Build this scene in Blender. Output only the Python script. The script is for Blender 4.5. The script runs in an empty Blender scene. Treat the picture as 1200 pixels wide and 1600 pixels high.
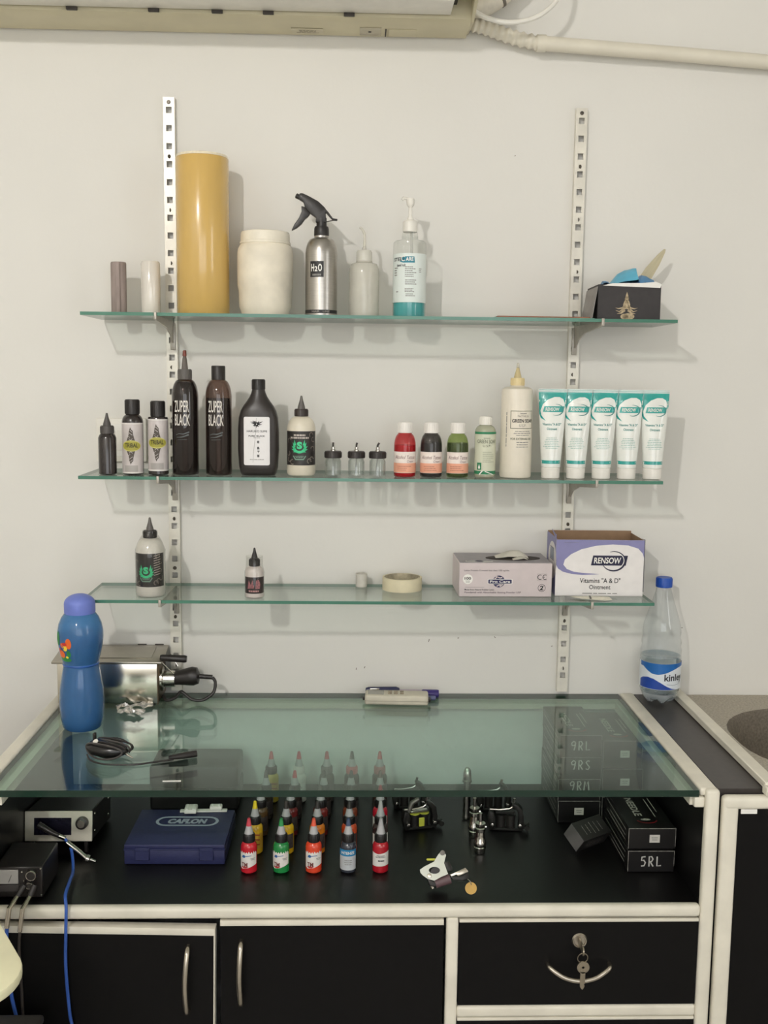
import bpy, bmesh, math, random
from mathutils import Vector, Matrix
from mathutils.geometry import tessellate_polygon

random.seed(7)
PI = math.pi
SC = bpy.context.scene
COL = SC.collection

# ---------------------------------------------------------------- camera
FPX, PITCH, YAW, ROLL = 1633.5, 0.12671, 0.03185, -0.01214
CAM = Vector((-0.04044, -1.94215, 1.45164))
_cp, _sp, _cy, _sy = math.cos(PITCH), math.sin(PITCH), math.cos(YAW), math.sin(YAW)
_F = Vector((_sy * _cp, _cy * _cp, -_sp)); _r0 = Vector((_cy, -_sy, 0)); _u0 = _r0.cross(_F)
_R = _r0 * math.cos(ROLL) - _u0 * math.sin(ROLL); _U = _u0 * math.cos(ROLL) + _r0 * math.sin(ROLL)
cd = bpy.data.cameras.new('camera'); cam = bpy.data.objects.new('camera', cd); COL.objects.link(cam)
cam.matrix_world = Matrix(((_R.x, _U.x, -_F.x, CAM.x), (_R.y, _U.y, -_F.y, CAM.y), (_R.z, _U.z, -_F.z, CAM.z), (0, 0, 0, 1)))
cd.sensor_fit = 'VERTICAL'; cd.sensor_height = 24.0; cd.lens = FPX / 1600.0 * 24.0
cd.clip_start = 0.02; cd.clip_end = 30
SC.camera = cam

# ---------------------------------------------------------------- world, light level
w = bpy.data.worlds.new('world'); SC.world = w; w.use_nodes = True
w.node_tree.nodes['Background'].inputs[0].default_value = (0.8, 0.85, 1.0, 1)
w.node_tree.nodes['Background'].inputs[1].default_value = 0.05
SC.view_settings.view_transform = 'Standard'
SC.view_settings.look = 'None'
SC.view_settings.gamma = 1.0
SC.view_settings.use_curve_mapping = False
SC.view_settings.exposure = 0.12
BULB_POS = (-0.83, -2.56, 2.46)
BULB_STRENGTH = 1000.0
FRONT_FILL = 3.3                        # added frosted window behind the camera, fill light only
DAYLIGHT_SIDE = 6.5                         # narrow window in the right wall
try:
    SC.cycles.transparent_max_bounces = 32
    SC.cycles.max_bounces = 8
    SC.cycles.diffuse_bounces = 5
    SC.cycles.caustics_reflective = False
    SC.cycles.caustics_refractive = False
    SC.cycles.sample_clamp_indirect = 4.0
except Exception:
    pass

# ---------------------------------------------------------------- materials
def lin(c):
    out = []
    for v in c[:3]:
        v = v / 255.0
        out.append(v / 12.92 if v <= 0.04045 else ((v + 0.055) / 1.055) ** 2.4)
    return (out[0], out[1], out[2], 1.0)

MC = {}
def mat(name, rgb, rough=0.5, metal=0.0, noise=0.06, scale=60.0, bump=0.0, bscale=None, coat=0.0, emit=0.0, spec=0.5, stretch=None):
    """principled material with a slight procedural variation of tone and optional fine relief"""
    if name in MC: return MC[name]
    m = bpy.data.materials.new(name); m.use_nodes = True; nt = m.node_tree; b = nt.nodes['Principled BSDF']
    b.inputs['Roughness'].default_value = rough; b.inputs['Metallic'].default_value = metal
    b.inputs['Coat Weight'].default_value = coat; b.inputs['Coat Roughness'].default_value = 0.08
    b.inputs['Specular IOR Level'].default_value = spec
    tc = nt.nodes.new('ShaderNodeTexCoord')
    src = tc.outputs['Object']
    if stretch:
        mp = nt.nodes.new('ShaderNodeMapping'); mp.inputs['Scale'].default_value = stretch
        nt.links.new(src, mp.inputs['Vector']); src = mp.outputs['Vector']
    nz = nt.nodes.new('ShaderNodeTexNoise'); nz.inputs['Scale'].default_value = scale; nz.inputs['Detail'].default_value = 4
    nt.links.new(src, nz.inputs['Vector'])
    rp = nt.nodes.new('ShaderNodeValToRGB')
    L = lin(rgb)
    rp.color_ramp.elements[0].position = 0.3; rp.color_ramp.elements[1].position = 0.7
    rp.color_ramp.elements[0].color = tuple(max(0, v * (1 - noise)) for v in L[:3]) + (1,)
    rp.color_ramp.elements[1].color = tuple(min(1, v * (1 + noise)) for v in L[:3]) + (1,)
    nt.links.new(nz.outputs['Fac'], rp.inputs['Fac']); nt.links.new(rp.outputs['Color'], b.inputs['Base Color'])
    if bump:
        n2 = nt.nodes.new('ShaderNodeTexNoise'); n2.inputs['Scale'].default_value = bscale or scale * 3; n2.inputs['Detail'].default_value = 5
        nt.links.new(src, n2.inputs['Vector'])
        bp = nt.nodes.new('ShaderNodeBump'); bp.inputs['Strength'].default_value = bump; bp.inputs['Distance'].default_value = 0.002
        nt.links.new(n2.outputs['Fac'], bp.inputs['Height']); nt.links.new(bp.outputs['Normal'], b.inputs['Normal'])
    if emit:
        b.inputs['Emission Color'].default_value = L; b.inputs['Emission Strength'].default_value = emit
    MC[name] = m
    return m

def clear(name, tint, ior=1.45, opacity=0.0, body=None, rough=0.03, gloss=1.0):
    """thin clear sheet or shell: tinted see-through, a share of body colour, and a Fresnel reflection"""
    if name in MC: return MC[name]
    m = bpy.data.materials.new(name); m.use_nodes = True; nt = m.node_tree
    for n in list(nt.nodes): nt.nodes.remove(n)
    out = nt.nodes.new('ShaderNodeOutputMaterial')
    tr = nt.nodes.new('ShaderNodeBsdfTransparent'); tr.inputs[0].default_value = lin(tint)
    base = tr.outputs[0]
    if opacity > 0:
        df = nt.nodes.new('ShaderNodeBsdfPrincipled'); df.inputs['Base Color'].default_value = lin(body or tint)
        df.inputs['Roughness'].default_value = 0.45; df.inputs['Subsurface Weight'].default_value = 0.0
        nz = nt.nodes.new('ShaderNodeTexNoise'); nz.inputs['Scale'].default_value = 40
        tc = nt.nodes.new('ShaderNodeTexCoord'); nt.links.new(tc.outputs['Object'], nz.inputs['Vector'])
        mr = nt.nodes.new('ShaderNodeMapRange'); mr.inputs['To Min'].default_value = max(0, opacity - 0.05); mr.inputs['To Max'].default_value = min(1, opacity + 0.05)
        nt.links.new(nz.outputs['Fac'], mr.inputs['Value'])
        mx = nt.nodes.new('ShaderNodeMixShader'); nt.links.new(mr.outputs[0], mx.inputs[0])
        nt.links.new(base, mx.inputs[1]); nt.links.new(df.outputs[0], mx.inputs[2]); base = mx.outputs[0]
    gl = nt.nodes.new('ShaderNodeBsdfGlossy'); gl.inputs['Roughness'].default_value = rough
    fr = nt.nodes.new('ShaderNodeFresnel')
    ge = nt.nodes.new('ShaderNodeNewGeometry'); io = nt.nodes.new('ShaderNodeMapRange')   # same reflectance on both sides of the thin shell
    io.inputs['To Min'].default_value = ior; io.inputs['To Max'].default_value = 1.0 / ior
    nt.links.new(ge.outputs['Backfacing'], io.inputs['Value']); nt.links.new(io.outputs[0], fr.inputs['IOR'])
    mm = nt.nodes.new('ShaderNodeMath'); mm.operation = 'MULTIPLY'; mm.inputs[1].default_value = gloss; mm.use_clamp = True
    nt.links.new(fr.outputs[0], mm.inputs[0])
    m2 = nt.nodes.new('ShaderNodeMixShader'); nt.links.new(mm.outputs[0], m2.inputs[0])
    nt.links.new(base, m2.inputs[1]); nt.links.new(gl.outputs[0], m2.inputs[2])
    nt.links.new(m2.outputs[0], out.inputs['Surface'])
    MC[name] = m
    return m

def emissive(name, rgb, strength):
    if name in MC: return MC[name]
    m = bpy.data.materials.new(name); m.use_nodes = True; nt = m.node_tree
    for n in list(nt.nodes): nt.nodes.remove(n)
    out = nt.nodes.new('ShaderNodeOutputMaterial'); e = nt.nodes.new('ShaderNodeEmission')
    e.inputs[0].default_value = lin(rgb); e.inputs[1].default_value = strength
    nt.links.new(e.outputs[0], out.inputs['Surface']); MC[name] = m
    return m

def wall_material():
    m = mat('wall_paint', (226, 224, 218), rough=0.7, noise=0.02, scale=3.0, bump=0.12, bscale=90, spec=0.3)
    return m

WHITE = lambda: mat('white_plastic', (232, 229, 220), rough=0.38, noise=0.03)
BLACK = lambda: mat('black_plastic', (36, 32, 30), rough=0.42, noise=0.15)
GREYP = lambda: mat('grey_plastic', (96, 92, 88), rough=0.5, noise=0.08)
INK = lambda: mat('print_black', (34, 32, 34), rough=0.6, noise=0.02)
GREYINK = lambda: mat('print_grey', (140, 138, 134), rough=0.6, noise=0.02)
CHROME = lambda: mat('chrome', (200, 196, 188), rough=0.16, metal=1.0, noise=0.05)
PAPER = lambda: mat('white_label', (238, 236, 230), rough=0.5, noise=0.02)

# ---------------------------------------------------------------- mesh helpers
def link(name, me, m, parent=None, loc=(0, 0, 0), rot=(0, 0, 0), smooth=True, ang=0.62):
    if smooth:
        me.polygons.foreach_set('use_smooth', [True] * len(me.polygons))
        try: me.set_sharp_from_angle(angle=ang)
        except Exception: pass
    o = bpy.data.objects.new(name, me); COL.objects.link(o)
    if m is not None:
        ms = m if isinstance(m, (list, tuple)) else [m]
        if len(me.materials) == 0:
            for q in ms: me.materials.append(q)
    if parent is not None: o.parent = parent
    o.location = loc; o.rotation_euler = rot
    return o

def tomesh(name, verts, faces):
    me = bpy.data.meshes.new(name); me.from_pydata([tuple(v) for v in verts], [], faces); me.update()
    return me

def join(parts):
    V, Fc = [], []
    for v, f in parts:
        o = len(V); V += list(v); Fc += [tuple(i + o for i in q) for q in f]
    return V, Fc

def xf(p, loc=(0, 0, 0), rot=(0, 0, 0), sc=(1, 1, 1)):
    from mathutils import Euler
    Mx = Matrix.Translation(loc) @ Euler(rot).to_matrix().to_4x4() @ Matrix.Diagonal((sc[0], sc[1], sc[2], 1))
    return [tuple(Mx @ Vector(v)) for v in p[0]], p[1]

def g_box(x0, x1, y0, y1, z0, z1, bev=0.0, seg=2):
    bm = bmesh.new()
    bmesh.ops.create_cube(bm, size=1.0)
    for v in bm.verts:
        v.co = Vector(((x0 + x1) / 2 + v.co.x * (x1 - x0), (y0 + y1) / 2 + v.co.y * (y1 - y0), (z0 + z1) / 2 + v.co.z * (z1 - z0)))
    if bev > 0:
        bmesh.ops.bevel(bm, geom=list(bm.edges), offset=bev, segments=seg, profile=0.5, affect='EDGES')
    bm.verts.index_update()
    r = [tuple(v.co) for v in bm.verts], [tuple(v.index for v in f.verts) for f in bm.faces]
    bm.free()
    return r

def g_lathe(prof, seg=32):
    """prof: (radius, z) going round the outline"""
    V, Fc, rings = [], [], []
    for r, z in prof:
        if r < 1e-6:
            rings.append([len(V)]); V.append((0, 0, z))
        else:
            a = len(V); rings.append(list(range(a, a + seg)))
            for k in range(seg):
                t = 2 * PI * k / seg
                V.append((r * math.sin(t), -r * math.cos(t), z))
    for A, B in zip(rings, rings[1:]):
        if len(A) == 1 and len(B) == 1: continue
        for k in range(seg):
            k2 = (k + 1) % seg
            if len(A) == 1: Fc.append((A[0], B[k2], B[k]))
            elif len(B) == 1: Fc.append((A[k], A[k2], B[0]))
            else: Fc.append((A[k], A[k2], B[k2], B[k]))
    return V, Fc

def arc(cx, cz, rx, rz, a0, a1, n=6):
    return [(cx + rx * math.cos(math.radians(a0 + (a1 - a0) * i / n)), cz + rz * math.sin(math.radians(a0 + (a1 - a0) * i / n))) for i in range(n + 1)]

def spline(pts, n=8, closed=False):
    P = [Vector(p) for p in pts]; out = []
    N = len(P)
    rng = range(N) if closed else range(N - 1)
    for i in rng:
        p0 = P[(i - 1) % N] if (closed or i > 0) else P[0]
        p1 = P[i]; p2 = P[(i + 1) % N]
        p3 = P[(i + 2) % N] if (closed or i + 2 < N) else P[-1]
        for k in range(n):
            t = k / n
            out.append(0.5 * ((2 * p1) + (-p0 + p2) * t + (2 * p0 - 5 * p1 + 4 * p2 - p3) * t * t + (-p0 + 3 * p1 - 3 * p2 + p3) * t ** 3))
    if not closed: out.append(P[-1])
    return out

def g_tube(pts, r, seg=10, closed=False, rfun=None):
    P = [Vector(p) for p in pts]; n = len(P); V, Fc = [], []
    up = Vector((0, 0, 1)); prev = None
    for i in range(n):
        a = P[(i - 1) % n] if (closed or i > 0) else P[0]
        b = P[(i + 1) % n] if (closed or i < n - 1) else P[-1]
        t = (b - a); t = t.normalized() if t.length > 1e-9 else Vector((0, 0, 1))
        if prev is None:
            ref = up if abs(t.dot(up)) < 0.9 else Vector((1, 0, 0))
            s = t.cross(ref).normalized()
        else:
            s = (prev - t * prev.dot(t)).normalized()
        prev = s; q = t.cross(s)
        rr = rfun(i / (n - 1)) * r if rfun else r
        for k in range(seg):
            an = 2 * PI * k / seg
            V.append(tuple(P[i] + s * rr * math.cos(an) + q * rr * math.sin(an)))
    m = n if closed else n - 1
    for i in range(m):
        j = (i + 1) % n
        for k in range(seg):
            k2 = (k + 1) % seg
            Fc.append((i * seg + k, i * seg + k2, j * seg + k2, j * seg + k))
    if not closed:
        Fc.append(tuple(reversed(range(seg)))); Fc.append(tuple(range((n - 1) * seg, n * seg)))
    return V, Fc

def g_prism(poly, y0, y1, bev=0.0):
    """outline in (x,z) pushed from y0 to y1"""
    bm = bmesh.new()
    vs = [bm.verts.new((p[0], y0, p[1])) for p in poly]
    f = bm.faces.new(vs)
    ex = bmesh.ops.extrude_face_region(bm, geom=[f])
    for e in ex['geom']:
        if isinstance(e, bmesh.types.BMVert): e.co.y = y1
    bmesh.ops.recalc_face_normals(bm, faces=list(bm.faces))
    if bev > 0:
        bmesh.ops.bevel(bm, geom=[e for e in bm.edges], offset=bev, segments=2, profile=0.5, affect='EDGES', clamp_overlap=True)
    bmesh.ops.triangulate(bm, faces=[f for f in bm.faces if len(f.verts) > 4])
    bm.verts.index_update()
    r = [tuple(v.co) for v in bm.verts], [tuple(v.index for v in f.verts) for f in bm.faces]
    bm.free()
    return r

def g_loft(secs, seg=36, e=2.0):
    """secs: (z, rx, ry[, exponent]) superellipse sections, closed at both ends"""
    V, Fc = [], []
    for s in secs:
        z, rx, ry = s[:3]; ee = s[3] if len(s) > 3 else e
        for k in range(seg):
            t = 2 * PI * k / seg; c, sn = math.sin(t), -math.cos(t)
            V.append((rx * math.copysign(abs(c) ** (2 / ee), c), ry * math.copysign(abs(sn) ** (2 / ee), sn), z))
    for i in range(len(secs) - 1):
        for k in range(seg):
            k2 = (k + 1) % seg
            Fc.append((i * seg + k, i * seg + k2, (i + 1) * seg + k2, (i + 1) * seg + k))
    Fc.append(tuple(reversed(range(seg)))); n = len(secs) - 1; Fc.append(tuple(range(n * seg, (n + 1) * seg)))
    return V, Fc

def part(name, geo, m, parent=None, loc=(0, 0, 0), rot=(0, 0, 0), smooth=True, ang=0.62):
    return link(name, tomesh(name, geo[0], geo[1]), m, parent, loc, rot, smooth, ang)

# ---------------------------------------------------------------- things
def tag(o, label, cat, group=None):
    o['label'] = label; o['category'] = cat
    if group: o['group'] = group
    return o

def thing(name, label, cat, loc=(0, 0, 0), rotz=0.0, group=None, rot=None):
    o = bpy.data.objects.new(name, None); COL.objects.link(o); o.empty_display_size = 0.02
    o.location = loc; o.rotation_euler = rot if rot else (0, 0, rotz)
    return tag(o, label, cat, group)

def struct(name, geo, m, smooth=False):
    o = part(name, geo, m, smooth=smooth); o['kind'] = 'structure'
    return o

def dup(root, loc, rotz=0.0, label=None):
    r = root.copy(); COL.objects.link(r); r.location = loc; r.rotation_euler = (0, 0, rotz)
    if label: r['label'] = label
    for ch in list(root.children):
        c = ch.copy(); COL.objects.link(c); c.parent = r
        for g in ch.children:
            d = g.copy(); COL.objects.link(d); d.parent = c
    return r

# ---------------------------------------------------------------- flat print shapes (u, v) and how they lie on a surface
def s_rect(w, h, cx=0, cy=0):
    return [(cx - w / 2, cy - h / 2), (cx + w / 2, cy - h / 2), (cx + w / 2, cy + h / 2), (cx - w / 2, cy + h / 2)], [(0, 1, 2, 3)]
def s_poly(p): return [tuple(q) for q in p], [tuple(range(len(p)))]
def s_ell(rx, ry, cx=0, cy=0, n=28):
    return s_poly([(cx + rx * math.cos(2 * PI * k / n), cy + ry * math.sin(2 * PI * k / n)) for k in range(n)])
def s_rrect(w, h, r, cx=0, cy=0):
    p = []
    for sx, sy, a in ((1, 1, 0), (-1, 1, 90), (-1, -1, 180), (1, -1, 270)):
        for k in range(5):
            t = math.radians(a + 22.5 * k); p.append((cx + sx * (w / 2 - r) + r * math.cos(t), cy + sy * (h / 2 - r) + r * math.sin(t)))
    return s_poly(p)
def s_stroke(pts, wd, closed=False, taper=None):
    P = [Vector((p[0], p[1])) for p in pts]; n = len(P); V, Fc = [], []
    for i in range(n):
        a = P[(i - 1) % n] if (closed or i > 0) else P[0]
        b = P[(i + 1) % n] if (closed or i < n - 1) else P[-1]
        t = (b - a).normalized(); nn = Vector((-t.y, t.x))
        h = wd / 2 * (taper(i / (n - 1)) if taper else 1)
        V += [tuple(P[i] + nn * h), tuple(P[i] - nn * h)]
    for i in range(n if closed else n - 1):
        j = (i + 1) % n; Fc.append((2 * i, 2 * i + 1, 2 * j + 1, 2 * j))
    return V, Fc
def s_arc(rx, ry, a0, a1, wd, cx=0, cy=0, n=24, taper=None, closed=False):
    m = n if not closed else n - 1
    return s_stroke([(cx + rx * math.cos(math.radians(a0 + (a1 - a0) * k / n)), cy + ry * math.sin(math.radians(a0 + (a1 - a0) * k / n))) for k in range(m + 1)], wd, closed, taper)
def s_frame(w, h, t, cx=0, cy=0):
    return join([s_rect(w, t, cx, cy + h / 2), s_rect(w, t, cx, cy - h / 2), s_rect(t, h + t, cx - w / 2, cy), s_rect(t, h + t, cx + w / 2, cy)])
def s_lines(w, h, n, fill=0.42, cx=0, cy=0, seed=1, left=False):
    r = random.Random(seed); out = []
    for k in range(n):
        ww = w * r.uniform(0.62, 1.0); y = cy + h / 2 - (k + 0.5) * h / n
        x0 = cx - w / 2 if left else cx - ww / 2
        x = x0
        while x < x0 + ww:
            l = min(w * r.uniform(0.06, 0.2), x0 + ww - x)
            out.append(s_rect(l, h / n * fill, x + l / 2, y)); x += l + w * 0.025
    return join(out)
def s_move(s, dx=0, dy=0, sx=1, sy=1, rot=0, shear=0):
    c, sn = math.cos(rot), math.sin(rot); V = []
    for u, v in s[0]:
        u, v = u * sx + v * shear, v * sy
        V.append((u * c - v * sn + dx, u * sn + v * c + dy))
    return V, s[1]

TC = {}
def s_text(t, h=None, w=None, bold=0.0, cx=0, cy=0, shear=0):
    """lettering fitted to height h and/or width w, centred on cx, cy"""
    key = (t, bold)
    if key not in TC:
        cu = bpy.data.curves.new('lettering', 'FONT'); cu.body = t; cu.size = 1; cu.align_x = 'CENTER'; cu.offset = bold; cu.resolution_u = 3
        ob = bpy.data.objects.new('lettering', cu)
        me = bpy.data.meshes.new_from_object(ob)
        V = [(v.co.x, v.co.y) for v in me.vertices]; Fc = [tuple(p.vertices) for p in me.polygons]
        bpy.data.objects.remove(ob); bpy.data.curves.remove(cu); bpy.data.meshes.remove(me)
        TC[key] = (V, Fc)
    V, Fc = TC[key]
    if not V: return [], []
    x0, x1 = min(v[0] for v in V), max(v[0] for v in V); y0, y1 = min(v[1] for v in V), max(v[1] for v in V)
    sy = h / (y1 - y0) if h else None; sx = w / (x1 - x0) if w else None
    sx = sx or sy; sy = sy or sx
    return [((v[0] - (x0 + x1) / 2) * sx + cx + (v[1] - (y0 + y1) / 2) * sy * shear, (v[1] - (y0 + y1) / 2) * sy + cy) for v in V], Fc

def m_cyl(R, ang=0.0): return lambda u, v: (R * math.sin(u / R + ang), -R * math.cos(u / R + ang), v)
def m_flat(y): return lambda u, v: (u, y, v)
def m_top(z): return lambda u, v: (u, v, z)
def m_left(x): return lambda u, v: (x, u, v)

def print_on(parent, name, shape, mp, m, split=0.0, clip=None):
    bm = bmesh.new()
    vs = [bm.verts.new((u, v, 0)) for u, v in shape[0]]
    for f in shape[1]:
        if len(f) > 4:
            tris = tessellate_polygon([[Vector((shape[0][i][0], shape[0][i][1], 0)) for i in f]])
        else: tris = [tuple(range(len(f)))]
        for q in tris:
            try: bm.faces.new([vs[f[i]] for i in q])
            except Exception: pass
    bmesh.ops.triangulate(bm, faces=list(bm.faces))
    if split and shape[0]:
        xs = [v[0] for v in shape[0]]; k = math.ceil(min(xs) / split)
        while k * split < max(xs):
            bmesh.ops.bisect_plane(bm, geom=list(bm.verts) + list(bm.edges) + list(bm.faces), plane_co=(k * split, 0, 0), plane_no=(1, 0, 0), dist=1e-7); k += 1
    if clip:
        bmesh.ops.bisect_plane(bm, geom=list(bm.verts) + list(bm.edges) + list(bm.faces), plane_co=(clip[0], 0, 0), plane_no=(-1, 0, 0), clear_outer=True)
        bmesh.ops.bisect_plane(bm, geom=list(bm.verts) + list(bm.edges) + list(bm.faces), plane_co=(clip[1], 0, 0), plane_no=(1, 0, 0), clear_outer=True)
    for v in bm.verts: v.co = Vector(mp(v.co.x, v.co.y))
    me = bpy.data.meshes.new(name); bm.to_mesh(me); bm.free()
    return link(name, me, m, parent, smooth=False)

# ================================================================ THE SETTING
WALL = wall_material()
struct('wall_back', g_box(-1.75, 1.75, 0.0, 0.12, 0.0, 3.10), WALL)
struct('wall_left', g_box(-1.87, -1.75, -3.5, 0.0, 0.0, 3.10), WALL)
WY0, WY1, WZ0, WZ1 = -2.25, -1.75, 1.05, 2.15          # narrow window in the right wall
struct('wall_right', join([g_box(1.75, 1.87, -3.5, WY0, 0.0, 3.10), g_box(1.75, 1.87, WY1, 0.0, 0.0, 3.10), g_box(1.75, 1.87, WY0, WY1, 0.0, WZ0), g_box(1.75, 1.87, WY0, WY1, WZ1, 3.10)]), WALL)
FX0, FX1, FZ0, FZ1 = -0.9, 1.1, 0.80, 2.00              # opening for the added fill window behind the camera
struct('wall_front', join([g_box(-1.75, FX0, -3.62, -3.5, 0.0, 3.10), g_box(FX1, 1.75, -3.62, -3.5, 0.0, 3.10), g_box(FX0, FX1, -3.62, -3.5, 0.0, FZ0), g_box(FX0, FX1, -3.62, -3.5, FZ1, 3.10)]), WALL)
def window(name, axis, a0, a1, z0, z1, plane, strength):
    """frosted pane glowing with daylight or added fill light in a painted frame with a mullion"""
    bx_ = (lambda p0, p1, q0, q1, r0, r1: g_box(p0, p1, q0, q1, r0, r1)) if axis == 'x' else (lambda p0, p1, q0, q1, r0, r1: g_box(q0, q1, p0, p1, r0, r1))
    t = 0.045; d0, d1 = plane - 0.03, plane + 0.03; m_ = (a0 + a1) / 2
    fr = part(name, join([bx_(a0, a0 + t, d0, d1, z0, z1), bx_(a1 - t, a1, d0, d1, z0, z1), bx_(a0, a1, d0, d1, z0, z0 + t), bx_(a0, a1, d0, d1, z1 - t, z1), bx_(m_ - t / 2, m_ + t / 2, d0, d1, z0, z1)]), mat('window_frame_white', (224, 222, 214), rough=0.4), smooth=False)
    fr['kind'] = 'structure'
    for p0, p1 in ((a0 + t, m_ - t / 2), (m_ + t / 2, a1 - t)):
        part('pane', bx_(p0, p1, plane - 0.004, plane + 0.004, z0 + t, z1 - t), emissive('frosted_day_fill_%d' % int(strength * 10), (245, 247, 249), strength), fr, smooth=False)
window('window_1', 'y', WY0, WY1, WZ0, WZ1, 1.80, DAYLIGHT_SIDE)
window('fill_window', 'x', FX0, FX1, FZ0, FZ1, -3.55, FRONT_FILL)  # unseen window added to give the back wall even fill light
struct('ceiling', g_box(-1.75, 1.75, -3.5, 0.0, 3.10, 3.20), mat('ceiling_paint', (206, 204, 198), rough=0.8, noise=0.02, scale=3))
fl = struct('floor', g_box(-1.75, 1.75, -3.5, 0.0, -0.1, 0.0), mat('floor_grout', (120, 112, 102), rough=0.6))
tilem = mat('floor_tile', (178, 174, 168), rough=0.3, noise=0.08, scale=14)
tg = tomesh('tile', *g_box(-0.2475, 0.2475, -0.2475, 0.2475, 0.0, 0.004, 0.0015, 1))
for i in range(7):
    for j in range(7):
        link('tile', tg, tilem, fl, loc=(-1.5 + i * 0.5, -3.25 + j * 0.5, 0.0), smooth=False)

CHIP = mat('chipped_paint', (110, 100, 88), rough=0.8)
wb = bpy.data.objects['wall_back']
for x_, z_, a_, l_ in ((0.110, 0.958, 1.3, 0.006), (0.166, 0.963, 0.2, 0.003), (0.236, 0.965, 2.4, 0.004), (0.346, 0.948, 0.3, 0.003), (0.595, 0.985, 0.1, 0.004), (-0.012, 0.905, 1.2, 0.004), (-0.028, 0.902, 1.5, 0.004), (0.250, 1.853, 0.4, 0.002)):
    part('paint_chip', xf(g_box(-l_ / 2, l_ / 2, -0.0004, 0.0002, -0.0006, 0.0006), loc=(x_, 0, z_), rot=(0, -a_, 0)), CHIP, wb, smooth=False)
# hanging bulb that lights the room (behind and above the photographer)
lp = thing('ceiling_lamp', 'bulb under an added white cone hanging from the ceiling behind the camera', 'lamp', BULB_POS)
part('bulb', g_lathe([(0, -0.07)] + arc(0, -0.035, 0.032, 0.035, -90, 0, 6)[1:] + [(0.032, 0.0), (0.026, 0.03), (0.016, 0.05)], 20), emissive('bulb_glow', (255, 251, 246), BULB_STRENGTH), lp)
part('lamp_holder', g_lathe([(0, 0.05), (0.02, 0.05), (0.02, 0.1), (0.008, 0.11), (0, 0.11)], 20), WHITE(), lp)
part('added_shade', g_lathe([(0.018, 0.058), (0.030, 0.056), (0.115, 0.006), (0.116, 0.004), (0.030, 0.053), (0.018, 0.055), (0.018, 0.058)], 36), WHITE(), lp)  # added cone over the bulb, keeps its light off the ceiling
part('cord', g_tube([(0, 0, 0.1), (0, 0, 0.639)], 0.003, 8), WHITE(), lp)

# ---------------------------------------------------------------- wall uprights, brackets and glass shelves
Z1, Z2, Z3 = 1.5565, 1.2825, 1.0690          # shelf tops
ALU = mat('painted_steel', (226, 222, 210), rough=0.32, noise=0.07, scale=40, metal=0.1)
ALUD = mat('bracket_steel', (176, 170, 160), rough=0.35, noise=0.08, metal=0.3)
SCREW = mat('screw_head', (92, 86, 78), rough=0.35, metal=0.7)
def upright(x, ztop, zbot, label, tilt):
    t = thing('shelf_upright', label, 'shelf upright', (x, 0, zbot), group='slotted uprights on the wall', rot=(0, tilt, 0))
    H = ztop - zbot; w2 = 0.0100; hs = 0.0050; pit = 0.03087; sh = 0.0108
    P = [g_box(-w2, -hs, -0.0125, -0.0108, 0, H), g_box(hs, w2, -0.0125, -0.0108, 0, H),
         g_box(-w2, -w2 + 0.0015, -0.0110, -0.0005, 0, H), g_box(w2 - 0.0015, w2, -0.0110, -0.0005, 0, H)]
    z = H; k = 0; edges = []
    c = H - 0.022
    while c - sh / 2 > 0.004:
        edges.append((c + sh / 2, z)); z = c - sh / 2; c -= pit
    edges.append((0, z))
    for a, b in edges: P.append(g_box(-hs, hs, -0.0125, -0.0108, a, b))
    part('channel', join(P), ALU, t, smooth=False)
    k = 0
    zz = H - 0.022 + pit * 0.45
    sg = tomesh('screw', *join([g_lathe([(0, 0.0), (0.0036, 0.0), (0.0030, 0.0014), (0, 0.0019)], 12), g_box(-0.003, 0.003, -0.0004, 0.0004, 0.0017, 0.0021)]))
    while zz > 0.02:
        link('screw', sg, SCREW, t, loc=(0, -0.0124, zz - 0.0005), rot=(PI / 2, 0, 0.7 * k)); zz -= 3 * pit; k += 1
    return t
upright(-0.3675, 1.9395, 0.862, 'slotted white metal upright on the wall, left of the gold roll', 0.0)
upright(0.366, 1.9350, 0.862, 'slotted white metal upright on the wall, behind the ointment tubes', 0.0)

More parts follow.
